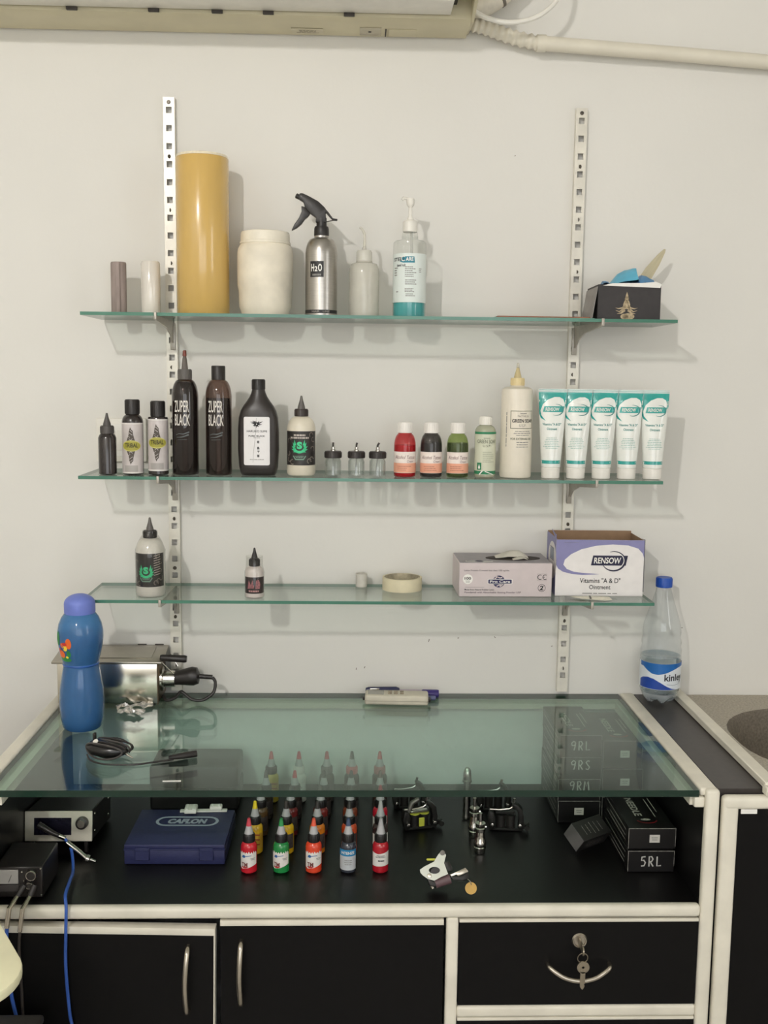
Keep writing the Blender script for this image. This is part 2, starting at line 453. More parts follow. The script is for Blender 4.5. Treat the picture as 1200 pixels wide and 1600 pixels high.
EDGE = mat('glass_edge', (74, 124, 106), rough=0.15, noise=0.12, scale=8)
EDGED = mat('thick_glass_edge', (24, 48, 38), rough=0.12, noise=0.15, scale=6)
GLASS = clear('shelf_glass', (245, 250, 247), ior=1.5, rough=0.01)
def glass_slab(name, x0, x1, y0, y1, z0, z1, m_edge, m_face, label, cat, group=None):
    V, Fc = g_box(x0, x1, y0, y1, z0, z1)
    me = tomesh(name, V, Fc)
    me.materials.append(m_face); me.materials.append(m_edge)
    for p in me.polygons: p.material_index = 0 if abs(p.normal.z) > 0.5 else 1
    o = link(name, me, None, smooth=False)
    return tag(o, label, cat, group)
SB = -0.0135; SF = -0.1655
for zz, a, b, lab in ((Z1, -0.4925, 0.5088, 'long glass shelf holding the gold roll and spray bottle'),
                      (Z2, -0.5024, 0.4964, 'long glass shelf holding the row of dark bottles and ointment tubes'),
                      (Z3, -0.5024, 0.4910, 'long glass shelf holding the masking tape and two cartons')):
    glass_slab('glass_shelf', a, b, SF, SB, zz - 0.0055, zz, EDGE, GLASS, lab, 'shelf', 'glass wall shelves')
    for x, lr in ((-0.365, 'left'), (0.366, 'right')):
        where = {Z1: 'top', Z2: 'middle', Z3: 'lowest'}[zz]
        skew = 0.10 if x > 0 else -0.02
        t = thing('shelf_bracket', 'grey steel bracket carrying the %s end of the %s glass shelf' % (lr, where), 'bracket', (x, -0.0126, zz - 0.0056), skew, 'steel shelf brackets')
        L = 0.152
        part('arm', join([xf(g_prism([(0, 0), (L, 0), (L, -0.007), (0.06, -0.015), (0.025, -0.026), (0.010, -0.038), (0, -0.040)], -0.0014, 0.0014), rot=(0, 0, -PI / 2))]), ALUD, t, smooth=False)
        part('sleeve', g_box(-0.0046, 0.0046, -0.004, 0.0, -0.052, -0.004, 0.0008), ALUD, t)
        part('clip', g_box(-0.0024, 0.0024, -L - 0.0045, -L - 0.0010, -0.0065, 0.0065, 0.0012), ALUD, t)

# wall plate half hidden behind the small ink bottles
t = thing('wall_switch_plate', 'white wall switch plate behind the small ink bottles', 'switch plate', (-0.4625, 0, 1.3344))
part('plate', g_box(-0.046, 0.046, -0.010, -0.0005, -0.040, 0.040, 0.003), WHITE(), t)
part('cover', g_box(-0.036, 0.036, -0.0125, -0.0095, -0.030, 0.030, 0.0015), PAPER(), t)
for dx in (-0.018, 0.0, 0.018): part('switch_key', g_box(dx - 0.0075, dx + 0.0075, -0.0150, -0.0120, -0.018, 0.018, 0.001), WHITE(), t)

# ---------------------------------------------------------------- air conditioner, pipes
ACM = mat('aged_cream_plastic', (206, 198, 168), rough=0.45, noise=0.05, scale=12)
ACG = mat('outlet_dark', (58, 52, 46), rough=0.6)
ac = thing('air_conditioner', 'cream split air conditioner cut off by the top of the picture', 'air conditioner', (-0.30, 0, 2.053))
pr = [(0.0, 0.002), (-0.012, -0.004), (-0.085, -0.005), (-0.098, 0.0), (-0.1, 0.03), (-0.175, 0.04), (-0.185, 0.012), (-0.205, 0.02), (-0.225, 0.06), (-0.23, 0.16), (-0.215, 0.25), (-0.18, 0.272), (0.0, 0.275)]
part('body', xf(g_prism([(-y, z) for y, z in pr], -0.455, 0.455, 0.0), rot=(0, 0, -PI / 2)), ACM, ac, smooth=True, ang=0.4)
part('louver', g_box(-0.42, 0.42, -0.172, -0.104, 0.004, 0.008, 0.0015), WHITE(), ac)
part('outlet_recess', g_box(-0.43, 0.43, -0.174, -0.1005, 0.022, 0.03), ACG, ac)
for dx in (-0.21, -0.075, 0.03, 0.115, 0.25):
    part('louver_pin', g_box(dx - 0.009, dx + 0.009, -0.106, -0.099, -0.001, 0.006, 0.001), ACG, ac)
st = part('rating_sticker', g_box(0.15, 0.205, -0.05, -0.024, -0.0060, -0.0053), mat('faded_sticker', (206, 198, 172), rough=0.5), ac)
print_on(st, 'lettering', s_lines(0.045, 0.016, 3, 0.55, 0.178, -0.037, 5), m_top(-0.0063), mat('sticker_print', (150, 140, 116)))
part('sensor_window', g_box(0.268, 0.305, -0.062, -0.022, -0.0062, -0.0050, 0.0003), mat('smoky_window', (184, 176, 152), rough=0.25), ac)
part('sensor_dot', g_box(0.283, 0.288, -0.045, -0.040, -0.0068, -0.0060), ACG, ac)
part('terminal_cover', g_box(0.318, 0.366, -0.055, -0.018, -0.0060, -0.0048, 0.0003), ACM, ac)
part('terminal_gap', g_box(0.312, 0.314, -0.055, -0.018, -0.0062, -0.0050), ACG, ac)
part('side_cap', xf(g_prism([(-y, z) for y, z in ((0, 0.006), (-0.09, -0.002), (-0.2, 0.03), (-0.218, 0.16), (-0.2, 0.255), (0, 0.265))], 0, 0.006, 0.001), loc=(0.455, 0, 0), rot=(0, 0, -PI / 2)), ACM, ac)

PVC = mat('white_pvc', (222, 216, 200), rough=0.4, noise=0.04, scale=20)
pp = thing('drain_pipe', 'white plastic drain pipe running along the wall to the right edge', 'pipe', (0.29, -0.03, 2.038))
part('pipe', g_tube([(0, 0, 0), (0.25, 0.004, -0.0125), (0.55, 0.008, -0.030), (1.2, 0.008, -0.075)], 0.0125, 18), PVC, pp)
part('coupling', g_tube([(-0.012, 0, 0.0), (0.004, 0, 0)], 0.0145, 18), PVC, pp)
part('pipe_clip', g_tube([(0.75, 0.006, -0.044), (0.765, 0.006, -0.045)], 0.0142, 18), WHITE(), pp)
hs = thing('corrugated_hose', 'ribbed white hose between the air conditioner and drain pipe', 'hose', (0.16, -0.03, 2.065))
pts = spline([(0.0, 0, 0.004), (0.035, 0, -0.005), (0.08, 0, -0.019), (0.125, 0, -0.027)], 30)
part('hose', g_tube(pts, 0.0118, 16, rfun=lambda s: 1.0 + 0.13 * math.sin(s * 2 * PI * 11)), PVC, hs)
cb = thing('white_cable', 'thin white cable looping up beside the air conditioner', 'cable', (0.165, -0.085, 2.07))
part('cable', g_tube(spline([(-0.01, 0, 0.004), (0.02, -0.004, -0.012), (0.06, -0.006, -0.018), (0.105, -0.004, -0.006), (0.138, 0, 0.025), (0.15, 0.01, 0.07), (0.155, 0.03, 0.13)], 10), 0.0042, 10), WHITE(), cb)
wp = thing('insulated_pipe', 'tape wrapped refrigerant pipe beside the air conditioner', 'pipe', (0.165, -0.05, 2.09))
part('insulation', g_tube(spline([(-0.004, 0, 0.0), (0.02, 0, 0.004), (0.055, 0.004, 0.03), (0.10, 0.01, 0.08), (0.12, 0.02, 0.16)], 8), 0.019, 16), mat('wrap_tape', (214, 208, 194), rough=0.5, noise=0.25, scale=28), wp)
for k, (dx, dz) in enumerate(((0.012, 0.002), (0.04, 0.016), (0.066, 0.042))):
    part('tape_band', g_tube([(dx, 0.001, dz), (dx + 0.004, 0.001, dz + 0.003)], 0.0195, 16), mat('grey_tape', (120, 114, 104), rough=0.5), wp)

# ---------------------------------------------------------------- display cabinet below
CW = mat('white_paint_wood', (226, 221, 206), rough=0.42, noise=0.08, scale=18, bump=0.15, bscale=60)
CB = mat('black_laminate', (15, 13, 13), rough=0.36, noise=0.25, scale=120, bump=0.03, bscale=500, spec=0.35)
CBD = mat('black_door_laminate', (9, 8, 8), rough=0.45, noise=0.2, scale=80, spec=0.2)
ZC = 0.855; FY = -0.477; ZR = 0.677
cab = thing('display_cabinet', 'black cabinet with white trim and open display bay under glass', 'cabinet', (0, 0, 0))
def cbox(name, x0, x1, y0, y1, z0, z1, m, bev=0.0, seg=2, parent=None):
    return part(name, g_box(x0, x1, y0, y1, z0, z1, bev, seg), m, parent or cab, smooth=bev > 0)
cbox('display_floor', -0.566, 0.486, -0.472, -0.010, ZR - 0.018, ZR - 0.0005, CB)
cbox('side_panel', -0.586, -0.567, -0.470, -0.006, 0.0, 0.844, CB)
cbox('side_panel', 0.487, 0.505, -0.470, -0.006, 0.0, 0.844, CB)
cbox('back_panel', -0.566, 0.486, -0.0095, -0.002, 0.0, 0.844, mat('back_panel_white', (240, 242, 240), rough=0.5, noise=0.03))
cbox('cabinet_bottom', -0.566, 0.486, -0.470, -0.010, 0.05, 0.068, CB)
cbox('plinth', -0.566, 0.486, -0.45, -0.43, 0.005, 0.05, CB)
cbox('ledge', -0.566, -0.545, -0.470, -0.010, 0.829, 0.8447, CW)
cbox('ledge', 0.466, 0.486, -0.470, -0.010, 0.829, 0.8447, CW)
cbox('back_ledge', -0.545, 0.466, -0.024, -0.010, 0.831, 0.8447, CW)
cbox('side_trim', -0.590, -0.5655, FY, -0.003, 0.8445, 0.8575, CW, 0.005, 3)
cbox('side_trim', 0.4785, 0.506, FY, -0.003, 0.8445, 0.8575, CW, 0.005, 3)
cbox('post', -0.592, -0.5655, -0.486, -0.4705, 0.0, 0.8575, CW, 0.005, 3)
cbox('post', 0.486, 0.5065, -0.486, -0.4705, 0.0, 0.8575, CW, 0.005, 3)
cbox('front_rail', -0.566, 0.4865, -0.487, -0.4705, 0.6595, 0.6785, CW, 0.0065, 4)
cbox('center_post', 0.1062, 0.1244, -0.485, -0.4705, 0.05, 0.660, CW, 0.004, 3)
cbox('drawer_rail', 0.124, 0.4865, -0.485, -0.4705, 0.5000, 0.5187, CW, 0.005, 3)
cbox('glass_support', 0.470, 0.4862, -0.4795, -0.466, 0.828, 0.8445, CW, 0.003)
cbox('toe_kick_rail', -0.566, 0.4865, -0.485, -0.4705, 0.03, 0.052, CW, 0.004, 3)

def bow(parent, pts, r, m):
    return part('handle', g_tube(spline(pts, 8), r, 12), m, parent)
STEEL = mat('brushed_steel', (196, 188, 174), rough=0.26, metal=1.0, noise=0.06)
# left door: slightly sagging and ajar
d1 = part('door', g_box(0.0, 0.327, -0.016, 0.0, -0.575, 0.0), CBD, cab, loc=(-0.5635, -0.4705, 0.651), rot=(0, 0.012, -0.016), smooth=False)
part('edge_strip', g_box(-0.001, 0.3275, -0.0166, 0.0005, -0.0095, 0.0012, 0.0006), CW, d1)
part('edge_strip', g_box(0.3272, 0.3290, -0.0166, 0.0005, -0.575, 0.001), CW, d1)
bow(d1, [(0.290, -0.016, -0.026), (0.290, -0.030, -0.034), (0.2885, -0.039, -0.075), (0.290, -0.033, -0.118), (0.290, -0.016, -0.126)], 0.0042, STEEL)
d2 = part('door', g_box(0.0, 0.331, -0.012, 0.0, -0.575, 0.0), CBD, cab, loc=(-0.2285, -0.4705, 0.6555), smooth=False)
part('edge_strip', g_box(0.0, 0.331, -0.0126, 0.0, -0.0078, 0.0008, 0.0006), CW, d2)
bow(d2, [(0.031, -0.012, -0.031), (0.031, -0.026, -0.039), (0.030, -0.035, -0.080), (0.031, -0.026, -0.120), (0.031, -0.012, -0.129)], 0.0042, STEEL)
dr = part('drawer', g_box(0.1255, 0.4850, -0.482, -0.4705, 0.5195, 0.6555), CBD, cab, smooth=False)
part('edge_strip', g_box(0.1255, 0.4850, -0.4826, -0.4705, 0.6515, 0.6562, 0.0005), CW, dr)
bow(dr, [(0.2585, -0.482, 0.587), (0.262, -0.496, 0.5855), (0.282, -0.502, 0.5745), (0.3055, -0.504, 0.5705), (0.329, -0.502, 0.5745), (0.349, -0.496, 0.5855), (0.3525, -0.482, 0.587)], 0.0036, STEEL)
part('lock', xf(g_lathe([(0, 0), (0.0118, 0), (0.0118, 0.002), (0.010, 0.0045), (0.0085, 0.0045), (0.008, 0.0035), (0, 0.0035)], 28), loc=(0.306, -0.482, 0.6227), rot=(PI / 2, 0, 0)), STEEL, dr)
dr2 = part('drawer', g_box(0.1255, 0.4850, -0.482, -0.4705, 0.3655, 0.4985), CBD, cab, smooth=False)
part('edge_strip', g_box(0.1255, 0.4850, -0.4826, -0.4705, 0.4945, 0.4992, 0.0005), CW, dr2)
bow(dr2, [(0.2585, -0.482, 0.437), (0.262, -0.496, 0.4355), (0.3055, -0.504, 0.4205), (0.349, -0.496, 0.4355), (0.3525, -0.482, 0.437)], 0.0036, STEEL)
part('drawer', g_box(0.1255, 0.4850, -0.482, -0.4705, 0.0530, 0.3635), CBD, cab, smooth=False)
# keys hanging in the drawer lock
ky = thing('keys', 'small steel key in the drawer lock with a second hanging', 'keys', (0.306, -0.4868, 0.6215))
KM = mat('key_steel', (168, 158, 140), rough=0.3, metal=0.9)
part('key', join([g_box(-0.0012, 0.0012, -0.018, 0.0015, -0.006, 0.006, 0.0005), xf(g_lathe([(0, -0.001), (0.007, -0.001), (0.007, 0.001), (0, 0.001)], 20), loc=(0, -0.02, -0.002), rot=(0, PI / 2, 0))]), KM, ky)
part('key_ring', g_tube([(0.0075 * math.sin(a), -0.021 + 0.002 * math.cos(a), -0.0125 - 0.0085 * math.cos(a)) for a in [2 * PI * k / 24 for k in range(24)]], 0.0007, 6, True), KM, ky)
k2 = part('key', join([xf(g_lathe([(0.002, -0.001), (0.0092, -0.001), (0.0092, 0.001), (0.002, 0.001), (0.002, -0.001)], 24), loc=(0.0012, -0.021, -0.027), rot=(PI / 2, 0, 0)),
                       g_prism([(-0.0028, -0.034), (0.0045, -0.034), (0.0045, -0.052), (0.003, -0.053), (0.0042, -0.056), (0.003, -0.059), (0.001, -0.062), (-0.001, -0.060), (-0.0028, -0.057)], -0.022, -0.0202)]), KM, ky)

GLASST = clear('counter_glass', (233, 246, 240), ior=1.55, rough=0.008, gloss=1.15)
glass_slab('glass_sheet', -0.5640, 0.4765, FY - 0.002, -0.004, 0.8450, ZC, EDGED, GLASST, 'thick green tinted glass sheet covering the display bay', 'glass top')

# ---------------------------------------------------------------- sink cabinet on the right
sk = thing('sink_cabinet', 'white framed cabinet with black side counter, left of the sink', 'cabinet', (0, 0, 0))
STRIP = mat('dark_counter_laminate', (52, 47, 46), rough=0.35, noise=0.15, scale=90)
cbox('side_counter', 0.5075, 0.584, -0.470, -0.003, 0.836, 0.8540, STRIP, parent=sk)
cbox('post', 0.5112, 0.5354, -0.486, -0.4705, 0.0, 0.846, CW, 0.005, 3, sk)
cbox('top_rail', 0.512, 1.14, -0.487, -0.4705, 0.8275, 0.8475, CW, 0.006, 3, sk)
cbox('door', 0.536, 1.12, -0.482, -0.4705, 0.05, 0.8265, CBD, parent=sk)
cbox('side_panel', 0.5105, 0.527, -0.470, -0.006, 0.0, 0.835, CB, parent=sk)
cbox('batten', 0.5760, 0.5975, -0.476, -0.003, 0.8545, 0.8660, CW, 0.0012, 1, sk)
cbox('batten_end', 0.5735, 0.64, -0.489, -0.4705, 0.8480, 0.8620, CW, 0.0015, 1, sk)
cbox('tape_scrap', 0.539, 0.563, -0.4835, -0.482, 0.8205, 0.8275, PAPER(), parent=sk)
cbox('side_panel', 1.122, 1.14, -0.470, -0.006, 0.0, 0.8265, CB, parent=sk)
# stone sink: slab with a rounded basin
STONE = mat('speckled_stone', (164, 156, 140), rough=0.45, noise=0.28, scale=260, bump=0.05, bscale=300)
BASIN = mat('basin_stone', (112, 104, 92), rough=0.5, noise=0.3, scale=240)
def rr(x0, x1, y0, y1, r, n=8):
    p = []
    for cx, cy, a in ((x1 - r, y1 - r, 0), (x0 + r, y1 - r, 90), (x0 + r, y0 + r, 180), (x1 - r, y0 + r, 270)):
        for k in range(n + 1):
            t = math.radians(a + 90 * k / n); p.append((cx + r * math.cos(t), cy + r * math.sin(t)))
    return p
sn = thing('stone_sink', 'speckled grey stone sink at the right edge', 'sink', (0, 0, 0.8535))
inn = rr(0.614, 1.08, -0.43, -0.085, 0.15); outp = []
ox0, ox1, oy0, oy1 = 0.598, 1.13, -0.470, -0.003
for (x, y) in inn:
    cx, cy = (0.614 + 1.08) / 2, (-0.43 - 0.085) / 2; dx, dy = x - cx, y - cy
    s = min(((ox1 - cx) / dx if dx > 0 else (ox0 - cx) / dx) if abs(dx) > 1e-9 else 1e9, ((oy1 - cy) / dy if dy > 0 else (oy0 - cy) / dy) if abs(dy) > 1e-9 else 1e9)
    outp.append((cx + dx * s, cy + dy * s))
for c in ((ox0, oy0), (ox0, oy1), (ox1, oy0), (ox1, oy1)):
    i = min(range(len(outp)), key=lambda k: (outp[k][0] - c[0]) ** 2 + (outp[k][1] - c[1]) ** 2); outp[i] = c
n = len(inn)
V = [(x, y, 0.0) for x, y in outp] + [(x, y, 0.0) for x, y in inn] + [(x, y, -0.025) for x, y in outp]
Fc = [(k, (k + 1) % n, n + (k + 1) % n, n + k) for k in range(n)] + [(2 * n + k, 2 * n + (k + 1) % n, (k + 1) % n, k) for k in range(n)]
part('slab', (V, Fc), STONE, sn, smooth=False)
cx, cy = (0.614 + 1.08) / 2, (-0.43 - 0.085) / 2
V = []; levels = [(1.0, 0.0), (0.985, -0.006), (0.95, -0.06), (0.9, -0.13), (0.8, -0.155), (0.4, -0.162)]
for s, z in levels: V += [(cx + (x - cx) * s, cy + (y - cy) * s, z) for x, y in inn]
Fc = [(l * n + k, l * n + (k + 1) % n, (l + 1) * n + (k + 1) % n, (l + 1) * n + k) for l in range(len(levels) - 1) for k in range(n)]
Fc.append(tuple(range((len(levels) - 1) * n, len(levels) * n)))
part('basin', (V, Fc), BASIN, sn)
part('drain', g_lathe([(0, 0), (0.03, 0), (0.03, 0.003), (0.02, 0.002), (0, 0.001)], 20), CHROME(), sn, loc=(cx, cy, -0.162))
# ================================================================ TOP SHELF
def closed(outer, inner=None):
    return outer if not inner else outer + list(reversed(inner))

# small grey roll
t = thing('bandage_roll', 'slim mauve grey roll standing at the left end of the top shelf', 'roll', (-0.4480, -0.072, Z1))
part('roll', g_lathe([(0, 0), (0.0125, 0), (0.0132, 0.002), (0.0134, 0.088), (0.0125, 0.0905), (0.005, 0.0905), (0.0045, 0.086), (0, 0.086)], 24), mat('mauve_wrap', (152, 138, 132), rough=0.75, noise=0.22, scale=120, bump=0.5, bscale=260, stretch=(1, 1, 0.15)), t)
part('wrap_end', join([g_box(0.0045, 0.0055, -0.0142, -0.0122, 0.003, 0.087)]), mat('mauve_edge', (128, 114, 108), rough=0.8), t)
# white film roll
t = thing('film_roll', 'small shiny white plastic film roll beside the upright', 'roll', (-0.3930, -0.070, Z1))
FILM = mat('white_film', (228, 222, 212), rough=0.16, noise=0.12, scale=30, bump=0.25, bscale=45, coat=0.6, stretch=(1, 1, 0.4))
part('film', g_lathe([(0, 0.0), (0.0150, 0), (0.0164, 0.002), (0.0167, 0.045), (0.0166, 0.089), (0.0148, 0.0925), (0.008, 0.0925), (0.0075, 0.07), (0, 0.07)], 28), FILM, t)
part('core', g_lathe([(0.0058, 0.001), (0.0075, 0.001), (0.0075, 0.0935), (0.0058, 0.0935), (0.0058, 0.001)], 20), PAPER(), t)
# gold cling film roll
t = thing('cling_film_roll', 'tall golden cling film roll standing on the top shelf', 'film roll', (-0.3012, -0.073, Z1))
GOLD = mat('gold_film', (208, 172, 98), rough=0.24, noise=0.05, scale=30, coat=0.5, stretch=(1.0, 1.0, 0.25))
part('film', g_lathe([(0.028, 0.0), (0.0448, 0.0), (0.0455, 0.001), (0.0455, 0.2650), (0.0445, 0.2668), (0.028, 0.2668), (0.028, 0.0)], 48), GOLD, t)
part('film_fringe', g_lathe([(0.028, 0.2670), (0.0445, 0.2670), (0.0432, 0.2712), (0.036, 0.2720), (0.028, 0.2700), (0.028, 0.2670)], 40), mat('film_edge_white', (236, 226, 202), rough=0.5, noise=0.1, scale=200), t)
part('core', g_lathe([(0.0245, 0.0005), (0.028, 0.0005), (0.028, 0.2745), (0.0245, 0.2745), (0.0245, 0.0005)], 32), mat('cardboard', (176, 148, 112), rough=0.85), t)
# white jar
t = thing('plastic_jar', 'wide white plastic jar with powdery walls beside the gold roll', 'jar', (-0.1932, -0.074, Z1))
JW = mat('powdery_white', (232, 224, 206), rough=0.55, noise=0.10, scale=26, bump=0.2, bscale=40)
part('body', g_lathe([(0, 0.001), (0.036, 0.0), (0.0405, 0.003), (0.0425, 0.010), (0.0455, 0.018), (0.0460, 0.045), (0.0482, 0.052), (0.0486, 0.085), (0.0484, 0.108), (0.0470, 0.116), (0.0440, 0.1215), (0.0425, 0.1235), (0.0425, 0.125), (0, 0.125)], 44), JW, t)
part('lid', g_lathe([(0.0425, 0.1235), (0.0440, 0.1240), (0.0440, 0.1275), (0.0425, 0.1285), (0.0425, 0.1400), (0.0415, 0.1440), (0.037, 0.1452), (0, 0.1452)], 44), mat('jar_lid_white', (236, 229, 212), rough=0.45, noise=0.05), t)
# aluminium spray bottle
t = thing('spray_bottle', 'brushed aluminium spray bottle with black trigger head', 'spray bottle', (-0.0950, -0.0925, Z1))
AL = mat('brushed_aluminium', (176, 172, 166), rough=0.30, metal=0.95, noise=0.05, scale=60, stretch=(1, 1, 8))
RB = 0.0275
part('body', g_lathe([(0, 0.0), (0.0255, 0), (RB, 0.002), (RB, 0.106)] + arc(0.0135, 0.106, 0.014, 0.0290, 0, 62, 8)[1:] + [(0.0125, 0.1345), (0.0125, 0.1385), (0, 0.1385)], 48), AL, t)
lb = print_on(t, 'label', s_rect(0.0245, 0.0265, -0.0075, 0.0795), m_cyl(RB + 0.0002), mat('label_black', (30, 28, 30), rough=0.45), 0.003)
print_on(lb, 'lettering', join([s_text('H', 0.0125, 0.0060, 0.03, -0.0150, 0.0820), s_text('2', 0.0085, 0.0050, 0.03, -0.0085, 0.0800), s_text('O', 0.0125, 0.0068, 0.03, -0.0015, 0.0820)]), m_cyl(RB + 0.0005), PAPER(), 0.002)
print_on(lb, 'small_print', s_lines(0.0215, 0.0045, 1, 0.7, -0.0075, 0.0700, 4), m_cyl(RB + 0.0005), GREYINK(), 0.003)
bd = print_on(t, 'band', s_rect(0.080, 0.0058, 0, 0.0085), m_cyl(RB + 0.0002), mat('label_black', (30, 28, 30)), 0.003)
print_on(bd, 'lettering', s_text('HAIR   LINE', 0.0034, 0.032, 0.02, 0, 0.0085), m_cyl(RB + 0.0005), mat('band_print', (150, 146, 140)), 0.002)
K = 0.0003065
def ks(pts, cx=289, cy=762): return [((x - cx) * K, (cy - y) * K) for x, y in pts]
part('collar', g_lathe([(0, 0.1365), (0.0122, 0.1365), (0.0130, 0.139), (0.0126, 0.150), (0.0115, 0.1535), (0, 0.1535)], 24), BLACK(), t)
part('trigger_head', join([g_prism(ks([(163, 116), (158, 97), (170, 84), (186, 85), (216, 98), (270, 126), (306, 158), (330, 190), (312, 186), (314, 240), (256, 240), (258, 214), (224, 190), (196, 160), (186, 128)]), -0.0085, 0.0085, 0.0015),
                           xf(g_lathe([(0, 0), (0.0044, 0), (0.0044, 0.007), (0.003, 0.008), (0, 0.008)], 16), loc=((168 - 289) * K, 0, (762 - 104) * K), rot=(0, -1.15, 0)),
                           g_lathe([(0, 0.150), (0.0088, 0.150), (0.0088, 0.168), (0, 0.168)], 20)]), BLACK(), t)
part('rear_guard', g_prism(ks([(306, 160), (330, 186), (352, 216), (378, 219), (377, 226), (352, 226), (332, 206), (312, 182)]), -0.0055, 0.0055, 0.0008), BLACK(), t)
part('guard_link', g_tube([((358 - 289) * K, 0, (762 - 224) * K), ((316 - 289) * K, 0, (762 - 234) * K)], 0.0010, 8), GREYP(), t)
part('trigger', g_prism(ks([(176, 152), (196, 158), (226, 190), (214, 208), (196, 222), (176, 250), (150, 272), (121, 286), (136, 254), (162, 218), (178, 182)]), -0.006, 0.006, 0.0012), BLACK(), t)
# translucent wash bottle
t = thing('wash_bottle', 'translucent white squeeze bottle with thin curved spout', 'bottle', (-0.0210, -0.093, Z1))
TL = clear('milky_plastic', (238, 236, 228), opacity=0.42, body=(236, 234, 226), rough=0.12)
part('body', g_lathe([(0, 0.0), (0.0235, 0), (0.0258, 0.002), (0.0262, 0.004), (0.0262, 0.075), (0.0255, 0.084), (0.022, 0.0915), (0.0145, 0.094), (0.0135, 0.097)], 36), TL, t)
part('cap', g_lathe([(0.0135, 0.094), (0.0138, 0.0945), (0.0135, 0.111), (0.0115, 0.1145), (0.004, 0.1160), (0.0033, 0.120)], 28), clear('milky_cap', (240, 238, 230), opacity=0.55, body=(238, 236, 228), rough=0.12), t)
part('spout', g_tube(spline([(0, 0, 0.114), (0.0005, 0, 0.130), (0.0, 0, 0.142), (-0.004, 0, 0.150), (-0.0085, 0, 0.1535)], 8), 0.0030, 10, rfun=lambda s: 1.0 - 0.35 * s), TL, t)
# pump bottle
t = thing('pump_bottle', 'clear pump bottle of turquoise sanitizer with white label', 'pump bottle', (0.0578, -0.0910, Z1))
RP = 0.0288
CLR = clear('clear_plastic', (250, 251, 250), rough=0.04)
part('body', g_lathe([(0, 0.0), (0.0265, 0), (RP, 0.003), (RP, 0.122), (0.0283, 0.1285), (0.0250, 0.1315), (0.0165, 0.1330), (0.0135, 0.136), (0.0135, 0.1455)], 40), CLR, t)
part('sanitizer', g_lathe([(0, 0.002), (0.0255, 0.002), (RP - 0.0012, 0.005), (RP - 0.0012, 0.0262), (0, 0.0262)], 40), clear('turquoise_gel', (150, 226, 228), opacity=0.45, body=(96, 206, 210), rough=0.05), t)
lb = part('label', (lambda R, a0, a1, z0, z1, n: ([(R * math.sin(a0 + (a1 - a0) * k / n), -R * math.cos(a0 + (a1 - a0) * k / n), z) for z in (z0, z1) for k in range(n + 1)], [(k, k + 1, n + 2 + k, n + 1 + k) for k in range(n)]))(RP + 0.0002, -2.2, 1.5, 0.0262, 0.1085, 40), mat('pale_label', (224, 232, 228), rough=0.4, noise=0.02), t)
TEAL = mat('print_teal', (40, 130, 150), rough=0.5)
m1 = m_cyl(RP + 0.0005)
print_on(lb, 'lettering', s_text('STERI', 0.0062, 0.0225, 0.02, -0.0225, 0.0985), m1, INK(), 0.002)
print_on(lb, 'logo_band', s_poly([(-0.019, 0.0945), (-0.015, 0.1030), (0.0065, 0.1030), (0.0075, 0.0925), (-0.012, 0.0925)]), m1, TEAL, 0.002)
print_on(lb, 'lettering', join([s_text('C', 0.0095, 0.0070, 0.02, -0.0135, 0.0995), s_text('ARE', 0.0065, 0.0135, 0.02, -0.0015, 0.0985)]), m_cyl(RP + 0.0008), PAPER(), 0.002)
print_on(lb, 'lettering', s_text('hand rub', 0.0045, 0.017, 0.02, -0.017, 0.0885, 0.3), m1, INK(), 0.002)
for k, (cx, cy, ww, hh, nn, sd) in enumerate(((0.001, 0.0775, 0.021, 0.019, 6, 1), (0.001, 0.0600, 0.020, 0.010, 3, 2), (0.001, 0.0465, 0.021, 0.008, 3, 3), (0.001, 0.0385, 0.018, 0.006, 2, 4), (-0.0275, 0.0780, 0.010, 0.016, 4, 5), (0.0185, 0.0800, 0.006, 0.008, 3, 6), (-0.024, 0.0440, 0.007, 0.004, 1, 7))):
    print_on(lb, 'small_print', s_lines(ww, hh, nn, 0.45, cx, cy, sd, True), m1, GREYINK(), 0.002)
part('collar', g_lathe([(0, 0.1465), (0.0118, 0.1465), (0.0126, 0.1475), (0.0126, 0.1640), (0.0105, 0.1665), (0.0060, 0.1675), (0.0055, 0.171), (0, 0.171)], 28), WHITE(), t)
part('neck_ring', g_lathe([(0.0138, 0.136), (0.0142, 0.137), (0.0142, 0.1395), (0.0138, 0.1405)], 28), CLR, t)
pm = part('pump_head', join([g_lathe([(0, 0.170), (0.0032, 0.170), (0.0030, 0.188), (0.0062, 0.192), (0.0068, 0.196), (0.0072, 0.2005), (0.0060, 0.2035), (0, 0.2045)], 20),
                             g_tube([(0.0, 0, 0.2000), (-0.007, -0.001, 0.2030), (-0.0125, -0.002, 0.2036), (-0.0145, -0.002, 0.2010)], 0.0026, 10)]), WHITE(), t)
part('dip_tube', g_tube([(0.002, 0, 0.165), (0.003, 0, 0.125), (0.003, 0, 0.112)], 0.0022, 8), mat('dip_tube_white', (206, 204, 198), rough=0.4), t)
# reddish flat sheet lying on the shelf
t = thing('flat_folder', 'reddish brown flat sheet lying on the top shelf', 'folder', (0.283, -0.098, Z1), 0.0)
part('cover', g_box(-0.079, 0.079, -0.058, 0.050, 0.0002, 0.0032, 0.0006), mat('brown_red_card', (150, 92, 66), rough=0.6, noise=0.12), t)
part('backing', g_box(-0.085, 0.085, -0.064, 0.054, 0.0, 0.0009), mat('green_card', (110, 150, 130), rough=0.4), t)
